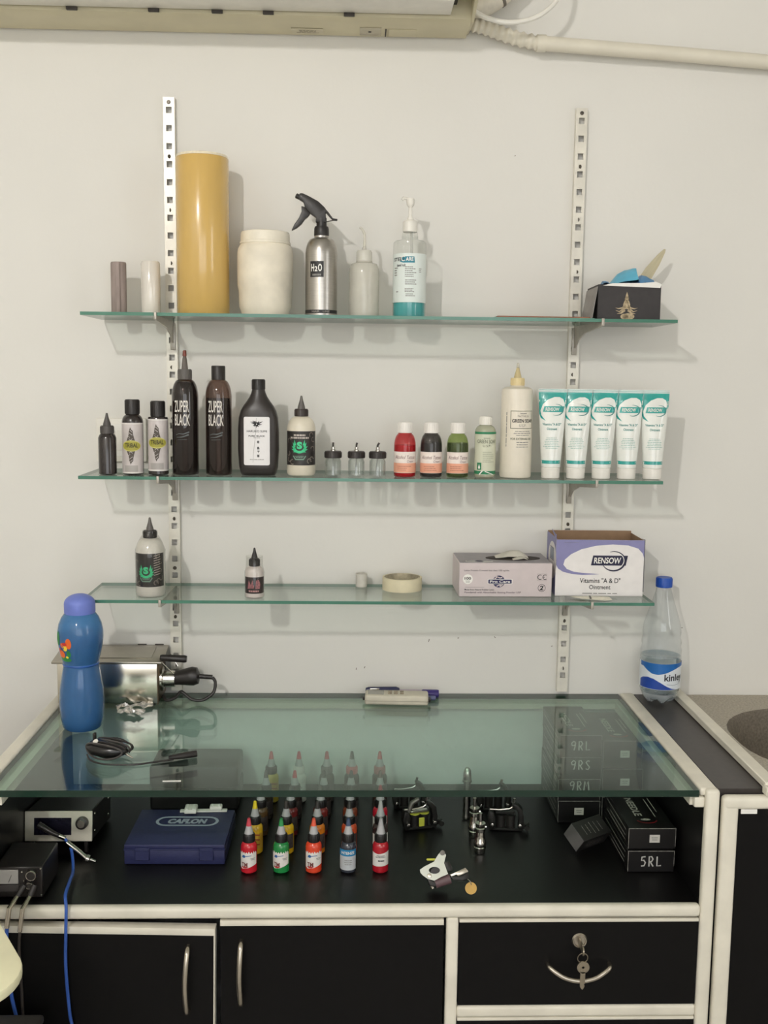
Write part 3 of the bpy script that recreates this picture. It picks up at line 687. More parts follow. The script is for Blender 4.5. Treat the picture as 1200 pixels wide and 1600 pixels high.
# black carton with gloves
bx = thing('glove_carton', 'black carton with ornate gold emblem at the right end of the top shelf', 'carton', (0.4335, -0.090, Z1), -0.03)
BCM = mat('black_card', (46, 42, 42), rough=0.55, noise=0.12, scale=80)
BW, BD, BH = 0.0535, 0.048, 0.0585
part('body', join([g_box(-BW, BW, -BD, -BD + 0.0012, 0, BH), g_box(-BW, BW, BD - 0.0012, BD, 0, BH), g_box(BW - 0.0012, BW, -BD, BD, 0, BH + 0.003), g_box(-BW, BW, -BD, BD, 0, 0.0012), g_box(-BW, -BW + 0.0012, -BD + 0.004, BD, 0, BH)]), BCM, bx, smooth=False)
part('top_panel', join([g_box(-BW, BW, -BD, -BD * 0.45, BH, BH + 0.001), g_box(-BW, BW, BD * 0.45, BD, BH, BH + 0.001), g_box(-BW, -BW * 0.6, -BD, BD, BH, BH + 0.001), g_box(BW * 0.75, BW, -BD, BD, BH, BH + 0.001)]), BCM, bx, smooth=False)
part('side_flap', xf(g_box(0, 0.0012, -BD, BD, 0, BH - 0.003), loc=(-BW - 0.010, 0, 0.001), rot=(0, 0.15, 0)), mat('grey_card', (128, 124, 120), rough=0.4, noise=0.1), bx, smooth=False)
part('torn_edge', g_prism([(-0.046, BH - 0.001), (0.052, BH - 0.004), (0.054, BH + 0.002), (0.045, BH + 0.006), (0.02, BH + 0.004), (-0.01, BH + 0.0035), (-0.03, BH + 0.003)], -BD - 0.0006, -BD + 0.0002), PAPER(), bx, smooth=False)
GE = mat('emblem_gold', (176, 158, 126), rough=0.5, noise=0.25, scale=300)
orn = []
for s in (-1, 1):
    orn += [s_stroke([(s * 0.001, 0.020), (s * 0.006, 0.017), (s * 0.012, 0.013), (s * 0.0185, 0.015)], 0.0042, taper=lambda q: 1.1 - q),
            s_stroke([(s * 0.002, 0.022), (s * 0.008, 0.019), (s * 0.014, 0.018), (s * 0.019, 0.0195)], 0.0032, taper=lambda q: 1.1 - q),
            s_stroke([(s * 0.003, 0.016), (s * 0.009, 0.0105), (s * 0.016, 0.0095)], 0.0046, taper=lambda q: 1.1 - q),
            s_stroke([(s * 0.002, 0.030), (s * 0.0045, 0.025), (s * 0.005, 0.019)], 0.0040, taper=lambda q: 1.1 - 0.6 * q)]
orn += [s_ell(0.010, 0.0055, 0.004, 0.0050), s_ell(0.007, 0.0045, -0.003, 0.0048), s_arc(0.0026, 0.0030, 0, 360, 0.0016, 0, 0.0345), s_poly([(-0.0035, 0.030), (0.0035, 0.030), (0.0022, 0.040), (0, 0.0465), (-0.0022, 0.040)]), s_rect(0.005, 0.012, 0, 0.025)]
print_on(bx, 'emblem', s_move(join(orn), -0.0045, 0.001), m_flat(-BD - 0.0008), GE)
GLV = mat('blue_nitrile', (96, 178, 208), rough=0.4, noise=0.08, scale=50)
GLV2 = mat('blue_nitrile_dark', (70, 130, 176), rough=0.4, noise=0.08, scale=50)
def crumple(pts, th, y0, y1, seed, amp=0.003, cuts=5):
    """soft crumpled sheet standing along an outline, folded in depth"""
    r = random.Random(seed); V, Fc = [], []; n = len(pts)
    for j in range(cuts + 1):
        y = y0 + (y1 - y0) * j / cuts; f = math.sin(PI * (j + 0.6) / (cuts + 1.2))
        for i, (x, z) in enumerate(pts):
            V.append((x + r.uniform(-amp, amp) * 0.6, y + r.uniform(-amp, amp), th + (z - th) * f + r.uniform(-amp, amp) * 0.6))
    for j in range(cuts):
        for i in range(n - 1): Fc.append((j * n + i, j * n + i + 1, (j + 1) * n + i + 1, (j + 1) * n + i))
    return V, Fc
gv = thing('blue_glove', 'blue disposable glove bulging out of the black carton', 'glove', (0.4335, -0.088, Z1 + BH), -0.03)
part('glove_fold', crumple([(-0.030, -0.001), (-0.025, 0.008), (-0.014, 0.022), (-0.002, 0.029), (0.010, 0.0315), (0.0165, 0.034), (0.0185, 0.018), (0.016, 0.001)], -0.001, -0.044, 0.02, 3, 0.0022), GLV, gv)
part('glove_fold', crumple([(0.014, 0.0), (0.018, 0.015), (0.026, 0.0215), (0.036, 0.020), (0.044, 0.014), (0.050, -0.004)], -0.002, -0.046, 0.018, 4, 0.002), GLV2, gv)
part('glove_tip', crumple([(-0.046, 0.0), (-0.044, 0.008), (-0.038, 0.009), (-0.034, 0.007), (-0.033, 0.0)], 0.0, -0.046, -0.02, 5, 0.001, 3), GLV2, gv)
sp = thing('wooden_spatula', 'wooden tongue depressor sticking up behind the blue glove', 'spatula', (0.4660, -0.050, Z1 + 0.055), rot=(0.10, 0.56, 0.0))
part('blade', g_prism([(-0.0105, -0.040), (0.0105, -0.040), (0.0100, 0.030), (0.0078, 0.060), (0.0036, 0.0835), (0.0014, 0.0885), (-0.0014, 0.0880), (-0.0052, 0.074), (-0.0095, 0.045)], -0.0008, 0.0008), mat('pale_wood', (190, 180, 150), rough=0.6, noise=0.08, scale=40, stretch=(6, 1, 0.5)), sp, smooth=False)

# ================================================================ MIDDLE SHELF
FR = -0.146                                              # fronts of the bottles stand near the front edge
def nozzle(z0, z1, r0, r1): return [(0, z0), (r0, z0), (r0 * 0.92, z0 + (z1 - z0) * 0.18), (r1 * 1.6, z0 + (z1 - z0) * 0.68), (r1, z1 - 0.001), (r1 * 0.7, z1), (0, z1)]
def capgeo(r, z0, z1, ribs=True):
    g = g_lathe([(0, z0), (r, z0), (r, z1 - 0.0015), (r - 0.001, z1), (0, z1)], 30)
    if ribs:
        rb = [g]
        for k in range(20):
            a = 2 * PI * k / 20
            rb.append(xf(g_box(-0.0004, 0.0004, -0.0005, 0.0005, z0 + 0.001, z1 - 0.002), loc=(r * math.sin(a), -r * math.cos(a), 0), rot=(0, 0, a)))
        g = join(rb)
    return g
DKINK = mat('dark_ink_bottle', (44, 38, 36), rough=0.22, noise=0.12, coat=0.3)
# small black ink bottle
r = 0.0152
t = thing('ink_bottle', 'small black bottle with pointed grey twist cap, leftmost on the middle shelf', 'bottle', (-0.4600, FR + r, Z2))
part('body', g_lathe([(0, 0), (r - 0.002, 0), (r, 0.002), (r, 0.063), (r - 0.0015, 0.067), (0.011, 0.0705), (0, 0.0705)], 32), DKINK, t)
cp = part('cap', capgeo(0.0113, 0.0705, 0.0840), mat('dark_grey_cap', (78, 74, 72), rough=0.5), t)
part('nozzle', g_lathe(nozzle(0.0838, 0.1055, 0.0068, 0.0018), 20), mat('dark_grey_cap', (78, 74, 72)), cp)
# two bottles with tribal labels
LBL = mat('silver_label', (200, 192, 190), rough=0.3, noise=0.16, scale=22, coat=0.3)
OLIVE = mat('label_olive', (164, 158, 62), rough=0.4); OLIVE2 = mat('label_olive_rim', (206, 200, 120), rough=0.4)
TRB = mat('label_charcoal', (74, 66, 58), rough=0.45)
def tribal_bottle(x, r, h_body, dome, h_total, lz0, lz1, label):
    t = thing('tribal_ink_bottle', label, 'bottle', (x, FR + r, Z2), group='bottles with tribal labels')
    prof = [(0, 0), (r - 0.002, 0), (r, 0.002), (r, h_body)]
    prof += (arc(0.0095, h_body, r - 0.0095, dome, 0, 75, 6)[1:] if dome > 0.004 else [(r - 0.001, h_body + dome)]) + [(0.0108, h_body + dome + 0.001), (0, h_body + dome + 0.001)]
    part('body', g_lathe(prof, 36), DKINK, t)
    part('cap', capgeo(0.0122, h_body + dome + 0.001, h_total), BLACK(), t)
    R = r + 0.0002
    lb = print_on(t, 'label', s_rect(2 * r * 1.45, lz1 - lz0, 0, (lz0 + lz1) / 2), m_cyl(R), LBL, 0.002)
    zc = (lz0 + lz1) / 2 + 0.004; u = 0.0
    def spike(sg):
        p = [(u - 0.0085, zc + sg * 0.005), (u - 0.0055, zc + sg * 0.013), (u - 0.0035, zc + sg * 0.0185), (u - 0.003, zc + sg * 0.024), (u - 0.0005, zc + sg * 0.032), (u + 0.0015, zc + sg * 0.028), (u + 0.004, zc + sg * 0.0255), (u + 0.0042, zc + sg * 0.021), (u + 0.006, zc + sg * 0.013), (u + 0.0085, zc + sg * 0.005)]
        return s_poly(p)
    em = print_on(lb, 'emblem', join([spike(1), spike(-1)]), m_cyl(R + 0.0003), TRB, 0.002)
    cuts = []
    for sg in (1, -1):
        cuts += [s_stroke([(u - 0.0025, zc + sg * 0.0225), (u + 0.003, zc + sg * 0.0185)], 0.0007), s_stroke([(u - 0.001, zc + sg * 0.027), (u + 0.003, zc + sg * 0.0235)], 0.0007), s_stroke([(u - 0.003, zc + sg * 0.0125), (u, zc + sg * 0.0095), (u + 0.003, zc + sg * 0.0125)], 0.0008), s_stroke([(u - 0.0045, zc + sg * 0.0165), (u - 0.001, zc + sg * 0.0145)], 0.0007)]
    print_on(lb, 'emblem_lines', join(cuts), m_cyl(R + 0.0005), LBL, 0.002)
    ov = print_on(lb, 'badge', s_ell(0.0165, 0.0088, 0.001, zc), m_cyl(R + 0.0006), OLIVE, 0.002)
    print_on(lb, 'badge_rim', s_arc(0.0165, 0.0088, 0, 360, 0.0012, 0.001, zc, 32), m_cyl(R + 0.0008), OLIVE2, 0.002)
    print_on(lb, 'lettering', s_text('TRIBAL', 0.0075, 0.0230, 0.03, 0.001, zc + 0.001), m_cyl(R + 0.0009), mat('badge_print', (70, 64, 20), rough=0.5), 0.0015)
    print_on(lb, 'small_print', s_rect(0.024, 0.011, 0, lz0 + 0.0085), m_cyl(R + 0.0003), mat('label_grey_box', (170, 164, 160), rough=0.4), 0.002)
    print_on(lb, 'label_border', join([s_rect(2 * r * 1.45, 0.0012, 0, lz0 + 0.0015), s_rect(2 * r * 1.45, 0.0012, 0, lz1 - 0.0015)]), m_cyl(R + 0.0003), PAPER(), 0.002)
tribal_bottle(-0.4170, 0.0180, 0.0890, 0.0140, 0.1290, 0.0030, 0.0895, 'bottle with domed shoulder, silver tribal label and black cap')
tribal_bottle(-0.3733, 0.0172, 0.0975, 0.0020, 0.1270, 0.0075, 0.0965, 'straight bottle with silver tribal label, black base band and cap')
# two tall bottles lettered ZUPER BLACK
BRN = mat('brown_black_bottle', (30, 24, 23), rough=0.16, noise=0.12, coat=0.4)
BRNC = clear('smoky_bottle', (140, 112, 98), opacity=0.22, body=(58, 46, 42), rough=0.04, gloss=1.5)
PRW = mat('print_white', (222, 216, 208), rough=0.5)
def zuper(x, label, fill, capkind):
    shell = BRNC if capkind else clear('tan_shell', (180, 160, 150), opacity=0.10, body=(92, 78, 72), rough=0.04, gloss=1.4)
    r = 0.0226
    t = thing('black_ink_bottle', label, 'bottle', (x, FR + r, Z2), group='tall bottles lettered zuper black')
    dome = arc(0.0105, 0.1330, r - 0.0105, 0.0310, 0, 78, 9)[1:]
    part('body', g_lathe([(0, 0), (r - 0.003, 0), (r - 0.0008, 0.0015), (r, 0.004), (r, 0.1330)] + dome + [(0.0112, 0.1645), (0, 0.1645)], 40), shell, t)
    inn = [(q - 0.0012, z) for q, z in [(r, 0.004), (r, 0.1330)] + dome]
    lev = [p for p in inn if p[1] <= fill]
    part('ink', g_lathe([(0, 0.0015), (r - 0.004, 0.0015)] + lev + [(lev[-1][0], fill), (0, fill)], 40), BRN, t)
    m1 = m_cyl(r + 0.0003)
    print_on(t, 'lettering', join([s_text('ZUPER', 0.0195, 0.0265, 0.012, -0.0035, 0.1185), s_text('BLACK', 0.0195, 0.0275, 0.012, -0.0025, 0.0955)]), m1, PRW, 0.0015)
    print_on(t, 'wave_mark', join([s_stroke([(-0.014, 0.0695), (-0.008, 0.072), (0.0, 0.0715), (0.010, 0.075)], 0.0020, taper=lambda q: 0.3 + q), s_stroke([(-0.012, 0.0655), (-0.002, 0.0665), (0.009, 0.0705)], 0.0022, taper=lambda q: 0.3 + q), s_stroke([(-0.010, 0.062), (0.006, 0.0625)], 0.0007)]), m1, mat('print_slate', (84, 88, 88), rough=0.5), 0.0015)
    if capkind:
        cp = part('cap', capgeo(0.0118, 0.1640, 0.1815), GREYP(), t)
        nz = part('nozzle', g_lathe(nozzle(0.1813, 0.2060, 0.0058, 0.0025), 18), clear('smoky_nozzle', (170, 160, 152), opacity=0.5, body=(120, 112, 106)), cp)
        part('nozzle_tip', g_lathe([(0, 0.2035), (0.0036, 0.2035), (0.0030, 0.2125), (0.002, 0.2135), (0, 0.2135)], 16), mat('brick_red_tip', (120, 58, 46), rough=0.5), cp)
    else:
        part('cap', capgeo(0.0120, 0.1640, 0.1880, False), BLACK(), t)
zuper(-0.3273, 'tall dark bottle lettered ZUPER BLACK with red tipped nozzle', 0.160, True)
zuper(-0.2700, 'tall brown bottle lettered ZUPER BLACK with plain black cap', 0.133, False)
# flat black bottle with white label
t = thing('flat_ink_bottle', 'broad flat black bottle with white label and sloping shoulders', 'bottle', (-0.2015, -0.122, Z2))
BK = mat('matt_black_bottle', (48, 43, 41), rough=0.36, noise=0.1)
secs = [(0.0, 0.0265, 0.013), (0.0015, 0.0295, 0.016), (0.006, 0.0315, 0.0185), (0.016, 0.0335, 0.0195), (0.045, 0.0355, 0.0200), (0.080, 0.0352, 0.0200), (0.100, 0.0338, 0.0200), (0.112, 0.0305, 0.0195), (0.120, 0.0262, 0.0180), (0.128, 0.0205, 0.0155), (0.136, 0.0152, 0.0130), (0.143, 0.0122, 0.0115), (0.149, 0.0108, 0.0105), (0.1495, 0.0, 0.0)]
part('body', g_loft([s + (3.0,) if i < 9 else s + (2.2,) for i, s in enumerate(secs[:-1])], 48), BK, t)
part('cap', capgeo(0.0112, 0.148, 0.166), BLACK(), t)
def flatmap(off):
    def f(u, v):
        for a, b in zip(secs, secs[1:]):
            if a[0] <= v <= b[0]:
                k = (v - a[0]) / (b[0] - a[0]); rx = a[1] + (b[1] - a[1]) * k; ry = a[2] + (b[2] - a[2]) * k; break
        return (u, -ry * max(0.0, 1 - min(0.999, abs(u / rx)) ** 3.0) ** (1 / 3.0) - off, v)
    return f
fm = flatmap(0.0014)
lb = print_on(t, 'label', s_rrect(0.0445, 0.0830, 0.003, -0.0015, 0.0605), fm, mat('label_cool_white', (232, 230, 230), rough=0.4, noise=0.02), 0.003)
f2 = flatmap(0.0019)
splat = []
for a, l in ((150, 0.012), (128, 0.010), (165, 0.009), (100, 0.007), (25, 0.012), (-10, 0.009), (50, 0.008), (-60, 0.007), (-100, 0.0075), (-140, 0.007), (200, 0.007)):
    a = math.radians(a); splat.append(s_stroke([(-0.0015 + 0.001 * math.cos(a), 0.0895 + 0.001 * math.sin(a)), (-0.0015 + l * 0.6 * math.cos(a), 0.0895 + 0.55 * l * math.sin(a)), (-0.0015 + l * math.cos(a + 0.1), 0.0895 + 0.8 * l * math.sin(a + 0.1))], 0.0028, taper=lambda q: 1.1 - q))
print_on(lb, 'splash_mark', join(splat), f2, INK(), 0.003)
print_on(lb, 'lettering', s_text('HARUKO SUMI', 0.0036, 0.034, 0.0, -0.0012, 0.0775), f2, INK(), 0.003)
print_on(lb, 'lettering', s_text('PURE  BLACK', 0.0026, 0.028, 0.02, -0.0012, 0.0693), f2, INK(), 0.003)
kz = []
for j, yy in enumerate((0.0590, 0.0485, 0.0420, 0.0350)):
    rk = random.Random(j + 3)
    for q in range(5 if j != 2 else 2):
        kz.append(s_rect(0.0044 * rk.uniform(0.5, 1), 0.0006, 0.0012 + rk.uniform(-0.0004, 0.0004), yy + 0.0019 - q * 0.0009))
    kz += [s_rect(0.0006, 0.004, 0.0012 + dx, yy) for dx in ((-0.0012, 0.0013) if j != 2 else (0.0,))]
print_on(lb, 'characters', join(kz), f2, INK(), 0.003)
print_on(lb, 'small_print', join([s_lines(0.030, 0.0016, 1, 0.6, -0.0012, 0.0290, 9), s_lines(0.016, 0.0013, 1, 0.6, -0.0012, 0.0662, 8)]), f2, GREYINK(), 0.003)
print_on(lb, 'crease', s_stroke([(-0.002, 0.100), (-0.003, 0.075), (-0.0065, 0.045), (-0.008, 0.024)], 0.0004), f2, GREYINK(), 0.003)

# stencil bottles with green laurel badge (one on each of two shelves)
CRM = mat('cream_bottle', (222, 214, 196), rough=0.36, noise=0.06, scale=30)
PAT = mat('label_pattern', (120, 112, 104), rough=0.5, noise=0.3, scale=200)
GRN = mat('badge_green', (62, 200, 140), rough=0.5)
def laurel(cx, cy, s):
    out = []
    for sg in (-1, 1):
        for k, (ang, l, ox, oy) in enumerate(((98, 0.0085, 7.2, 1.0), (112, 0.0072, 8.2, -1.2), (138, 0.0062, 8.2, -3.6), (165, 0.0058, 7.2, -5.6), (195, 0.0050, 5.4, -6.8))):
            a = math.radians(ang if sg < 0 else 180 - ang); bx_, by_ = sg * ox * 0.001 * 0.85, oy * 0.001
            tip = (bx_ + l * math.cos(a), by_ + l * math.sin(a)); nx, ny = -math.sin(a), math.cos(a)
            out.append(s_poly([(cx + s * (bx_ - nx * 0.0018), cy + s * (by_ - ny * 0.0018)), (cx + s * tip[0], cy + s * tip[1]), (cx + s * (bx_ + nx * 0.0018), cy + s * (by_ + ny * 0.0018))]))
        out.append(s_arc(0.0080 * s, 0.0080 * s, 185 if sg < 0 else 265, 275 if sg < 0 else 355, 0.0034 * s, cx, cy, 10))
    return join(out)
def stencil_bottle(loc, label, wrapped, rotz=0.0):
    r = 0.0248
    t = thing('stencil_bottle', label, 'bottle', loc, rotz, 'bottles with a green laurel badge')
    body = CRM if not wrapped else mat('pale_bottle', (224, 220, 212), rough=0.35, noise=0.06)
    part('body', g_lathe([(0, 0), (r - 0.006, 0), (r - 0.002, 0.002), (r, 0.006), (r, 0.0780)] + arc(0.0105, 0.078, r - 0.0105, 0.0245, 0, 80, 8)[1:] + [(0.0105, 0.1035), (0, 0.1035)], 40), body, t)
    cp = part('cap', capgeo(0.0116, 0.1030, 0.1160), mat('dark_brown_cap', (58, 50, 46), rough=0.45) if not wrapped else BLACK(), t)
    part('nozzle', g_lathe(nozzle(0.1158, 0.1385, 0.0066, 0.0018), 18), GREYP(), cp)
    R = r + 0.0002; ld = mat('label_dark', (42, 38, 36), rough=0.4, noise=0.3, scale=160)
    lb = print_on(t, 'label', s_rect(0.068, 0.0585, 0, 0.0490), m_cyl(R), ld, 0.003)
    pats = [s_arc(0.004, 0.004, a, a + 230, 0.0016, x, y, 10) for x, y, a in ((0.020, 0.072, 0), (0.025, 0.064, 90), (0.021, 0.030, 40), (0.026, 0.035, 180), (-0.022, 0.062, 10), (-0.022, 0.030, 120), (-0.025, 0.040, 200), (0.023, 0.048, 300), (0.016, 0.027, 20), (-0.015, 0.0255, 70))]
    print_on(lb, 'pattern', join(pats), m_cyl(R + 0.0003), PAT, 0.003)
    if not wrapped:
        print_on(lb, 'lettering', join([s_lines(0.030, 0.0030, 1, 0.95, -0.002, 0.0715, 21), s_lines(0.034, 0.0030, 1, 0.95, -0.002, 0.0670, 22)]), m_cyl(R + 0.0004), mat('label_pale_print', (190, 180, 172), rough=0.5), 0.003)
    else:
        print_on(lb, 'hatching', join([s_stroke([(0.012 + 0.0 * k, 0.074 - k * 0.0042), (0.0245, 0.0765 - k * 0.0042)], 0.0010) for k in range(9)]), m_cyl(R + 0.0004), mat('label_pale_print', (190, 180, 172)), 0.003)
    cy = 0.0525 if not wrapped else 0.0475
    print_on(lb, 'badge', laurel(-0.002, cy, 1.25), m_cyl(R + 0.0005), GRN, 0.002)
    print_on(lb, 'lettering', s_text('S', 0.0125, 0.0095, 0.06, -0.002, cy + 0.0015), m_cyl(R + 0.0006), GRN, 0.002)
    print_on(lb, 'scroll', join([s_stroke([(-0.013, 0.036), (-0.009, 0.030), (0.005, 0.030), (0.009, 0.036)], 0.0024), s_lines(0.017, 0.004, 2, 0.6, -0.002, 0.0345, 6)]), m_cyl(R + 0.0004), mat('label_grey_green', (112, 142, 126), rough=0.5), 0.002)
    if wrapped:
        part('shrink_wrap', g_lathe([(r + 0.0012, 0.001), (r + 0.0018, 0.02), (r + 0.0014, 0.045), (r + 0.0018, 0.07), (r + 0.0014, 0.082), (r - 0.003, 0.094), (0.0165, 0.104), (0.0135, 0.108), (0.0130, 0.116)], 22), clear('shrink_film', (244, 244, 242), ior=1.4, rough=0.08, gloss=1.3), t)
    return t
stencil_bottle((-0.1277, FR + 0.0248, Z2), 'cream bottle with black label and green S laurel badge, beside the flat black bottle', False)
stencil_bottle((-0.3905, -0.1270, Z3), 'shrink wrapped bottle with green S laurel badge on the lowest shelf', True, -0.06)

# three empty glass airbrush jars
JG = clear('jar_glass', (246, 248, 247), ior=1.5, rough=0.03, opacity=0.05, body=(220, 224, 222), gloss=1.3)
def mini_jar(x, label, bend):
    t = thing('airbrush_jar', label, 'jar', (x, FR + 0.0148, Z2), group='three small empty glass jars')
    part('glass', g_lathe([(0, 0.0005), (0.0125, 0), (0.0142, 0.0018), (0.0142, 0.0270), (0.0128, 0.0300), (0.0122, 0.0335), (0.0112, 0.0335), (0.0115, 0.0300), (0.0128, 0.0268), (0.0128, 0.0035), (0.0, 0.0030)], 28), JG, t)
    lid = part('lid', capgeo(0.0147, 0.0325, 0.0440), mat('lid_black', (44, 38, 36), rough=0.5), t)
    part('connector', g_lathe([(0, 0.044), (0.0040, 0.044), (0.0040, 0.0465), (0.0030, 0.0475), (0.0030, 0.0515), (0, 0.0515)], 14), CHROME(), lid)
    part('spigot', g_tube(spline([(0, 0, 0.051), (0, 0, 0.0545), (bend, 0, 0.0590)], 5), 0.0017, 8), mat('spigot_dark', (70, 66, 62), rough=0.35, metal=0.6), lid)
    part('siphon_tube', g_tube([(0, 0, 0.033), (bend * -0.6, 0.001, 0.018), (-bend, 0.002, 0.006)], 0.0011, 8), mat('siphon_grey', (150, 150, 148), rough=0.3), t)
mini_jar(-0.0722, 'leftmost of three small empty glass jars with black lids', 0.0004)
mini_jar(-0.0318, 'middle one of three small empty glass jars with black lids', 0.0010)
mini_jar(0.0050, 'rightmost of three small empty glass jars with black lids, spigot bent', 0.0028)

# three small round bottles with white caps
PEACH = mat('label_peach', (232, 168, 140), rough=0.5, noise=0.06); PEACHW = mat('label_peach_white', (238, 226, 218), rough=0.5)
def rub_bottle(x, label, shell, liq, level, lo_col):
    r = 0.0190
    t = thing('liquid_bottle', label, 'bottle', (x, FR + r, Z2), group='three round bottles with white caps and peach labels')
    dome = arc(0.0105, 0.0520, r - 0.0105, 0.0235, 0, 78, 8)[1:]
    part('body', g_lathe([(0, 0), (r - 0.003, 0), (r - 0.0008, 0.0015), (r, 0.004), (r, 0.0520)] + dome + [(0.0112, 0.0768)], 36), shell, t)
    inn = [(q - 0.0009, z) for q, z in [(r, 0.004), (r, 0.0520)] + dome]; lev = [p for p in inn if p[1] <= level]
    lq = part('liquid', g_lathe([(0, 0.0012), (r - 0.004, 0.0012)] + lev + [(lev[-1][0], level), (0, level)], 36), liq, t)
    part('cap', join([capgeo(0.0126, 0.0770, 0.0955), g_lathe([(0.0126, 0.0768), (0.0134, 0.0770), (0.0134, 0.0786), (0.0126, 0.0790)], 30)]), mat('cap_white', (230, 226, 220), rough=0.45), t)
    R = r + 0.0002
    lb = print_on(t, 'label', s_rect(0.054, 0.0365, 0, 0.0265), m_cyl(R), PEACHW, 0.002)
    print_on(lb, 'label_band', s_rect(0.054, 0.0165, 0, 0.0170), m_cyl(R + 0.0002), PEACH, 0.002)
    pr = mat('print_mauve', (128, 96, 96), rough=0.5)
    print_on(lb, 'lettering', s_text('Alcohol Tattoo', 0.0062, 0.038, 0.0, 0.0, 0.0355, 0.2), m_cyl(R + 0.0004), pr, 0.0015)
    print_on(lb, 'lettering', s_text('Cream', 0.0040, 0.012, 0.0, 0.009, 0.0285, 0.2), m_cyl(R + 0.0004), pr, 0.0015)
    print_on(lb, 'small_print', s_lines(0.026, 0.010, 3, 0.3, -0.002, 0.0165, int(x * 1000), True), m_cyl(R + 0.0004), mat('print_rust', (176, 110, 90), rough=0.5), 0.002)
rub_bottle(0.0524, 'round bottle of red liquid with white cap and peach label', clear('red_shell', (236, 150, 150), opacity=0.15, body=(210, 60, 70)), mat('red_liquid', (186, 34, 52), rough=0.2), 0.0555, None)
rub_bottle(0.0982, 'round bottle of black liquid with white cap and peach label', clear('grey_shell', (150, 146, 142), opacity=0.25, body=(90, 86, 84)), mat('black_liquid', (44, 38, 38), rough=0.2), 0.0610, None)
rub_bottle(0.1442, 'round bottle of dark green liquid with white cap and peach label', clear('green_shell', (214, 226, 176), opacity=0.12, body=(150, 170, 110)), mat('green_liquid', (30, 44, 26), rough=0.2), 0.0605, None)
# small green soap bottle
r = 0.0183
GSC = clear('soap_bottle_shell', (224, 226, 206), opacity=0.55, body=(206, 208, 184), rough=0.06)
GRD = mat('print_green', (42, 128, 86), rough=0.5)
t = thing('soap_bottle', 'small pale green soap bottle with white cap and green bands', 'bottle', (0.1921, FR + r, Z2))
part('body', g_lathe([(0, 0), (r - 0.003, 0), (r, 0.003), (r, 0.0780)] + arc(0.0095, 0.0780, r - 0.0095, 0.0130, 0, 80, 6)[1:] + [(0.0095, 0.0920)], 36), GSC, t)
part('soap', g_lathe([(0, 0.001), (r - 0.004, 0.001), (r - 0.0012, 0.004), (r - 0.0012, 0.0055), (0, 0.0055)], 30), mat('amber_soap', (176, 140, 84), rough=0.3), t)
part('cap', capgeo(0.0108, 0.0920, 0.1065), WHITE(), t)
R = r + 0.0002
lb = print_on(t, 'label', s_rect(0.052, 0.0730, 0, 0.0430), m_cyl(R), mat('label_pale_green', (208, 210, 188), rough=0.45, noise=0.03), 0.002)
print_on(lb, 'label_band', join([s_rect(0.052, 0.0040, 0, 0.0785), s_rect(0.052, 0.0060, 0, 0.0100)]), m_cyl(R + 0.0002), GRD, 0.002)
print_on(lb, 'label_slash', join([s_stroke([(-0.012, 0.0065), (-0.006, 0.0135)], 0.0022), s_stroke([(-0.002, 0.0125), (0.014, 0.0065)], 0.0014)]), m_cyl(R + 0.0004), PAPER(), 0.002)
print_on(lb, 'lettering', s_text('GREEN SOAP', 0.0062, 0.036, 0.0, 0.001, 0.0640), m_cyl(R + 0.0004), mat('print_olive', (84, 92, 70), rough=0.5), 0.002)
print_on(lb, 'lettering', s_text('U.S.P.', 0.0040, 0.014, 0.0, 0.001, 0.0565), m_cyl(R + 0.0004), mat('print_olive', (84, 92, 70)), 0.002)
print_on(lb, 'small_print', join([s_lines(0.022, 0.020, 6, 0.3, 0.005, 0.0370, 4, True), s_lines(0.014, 0.003, 1, 0.5, 0.001, 0.0695, 5)]), m_cyl(R + 0.0004), mat('print_grey_green', (160, 164, 142), rough=0.5), 0.002)
ic = print_on(lb, 'drop_icon', s_rect(0.0085, 0.0125, -0.0125, 0.0210), m_cyl(R + 0.0004), GRD, 0.002)
print_on(lb, 'drop', join([s_ell(0.0020, 0.0026, -0.0125, 0.0190), s_poly([(-0.0143, 0.0200), (-0.0107, 0.0200), (-0.0125, 0.0250)])]), m_cyl(R + 0.0006), PAPER(), 0.002)
# large green soap bottle
r = 0.0275
t = thing('soap_bottle', 'large white soap bottle with yellowed pointed cap, left of the tubes', 'bottle', (0.2473, FR + r, Z2))
IV = mat('ivory_bottle', (230, 222, 206), rough=0.36, noise=0.03)
part('body', g_lathe([(0, 0), (r - 0.004, 0), (r - 0.001, 0.0015), (r, 0.005), (r - 0.0004, 0.1500), (r - 0.0015, 0.1545), (r - 0.006, 0.1570), (0.0130, 0.1585), (0.0105, 0.1615), (0, 0.1615)], 40), IV, t)
YC = mat('yellowed_cap', (222, 204, 156), rough=0.4)
cp = part('cap', capgeo(0.0120, 0.1605, 0.1735), YC, t)
part('nozzle', g_lathe(nozzle(0.1733, 0.1930, 0.0068, 0.0022), 18), clear('yellow_nozzle', (242, 232, 196), opacity=0.5, body=(232, 216, 172)), cp)
part('nozzle_tip', g_lathe([(0, 0.1905), (0.0026, 0.1905), (0.0022, 0.1985), (0.001, 0.1995), (0, 0.1995)], 14), clear('clear_tip', (240, 238, 230), opacity=0.3, body=(230, 226, 214)), cp)
R = r + 0.0002
print_on(t, 'label_frame', s_frame(0.044, 0.0300, 0.0009, 0.0075, 0.1020), m_cyl(R), mat('print_olive', (84, 92, 70)), 0.003)
print_on(t, 'lettering', s_text('GREEN SOAP', 0.0062, 0.0400, 0.02, 0.0080, 0.1000), m_cyl(R), INK(), 0.002)
print_on(t, 'lettering', s_text('U.S.P.', 0.0046, 0.0130, 0.0, 0.0070, 0.0920), m_cyl(R), GREYINK(), 0.002)
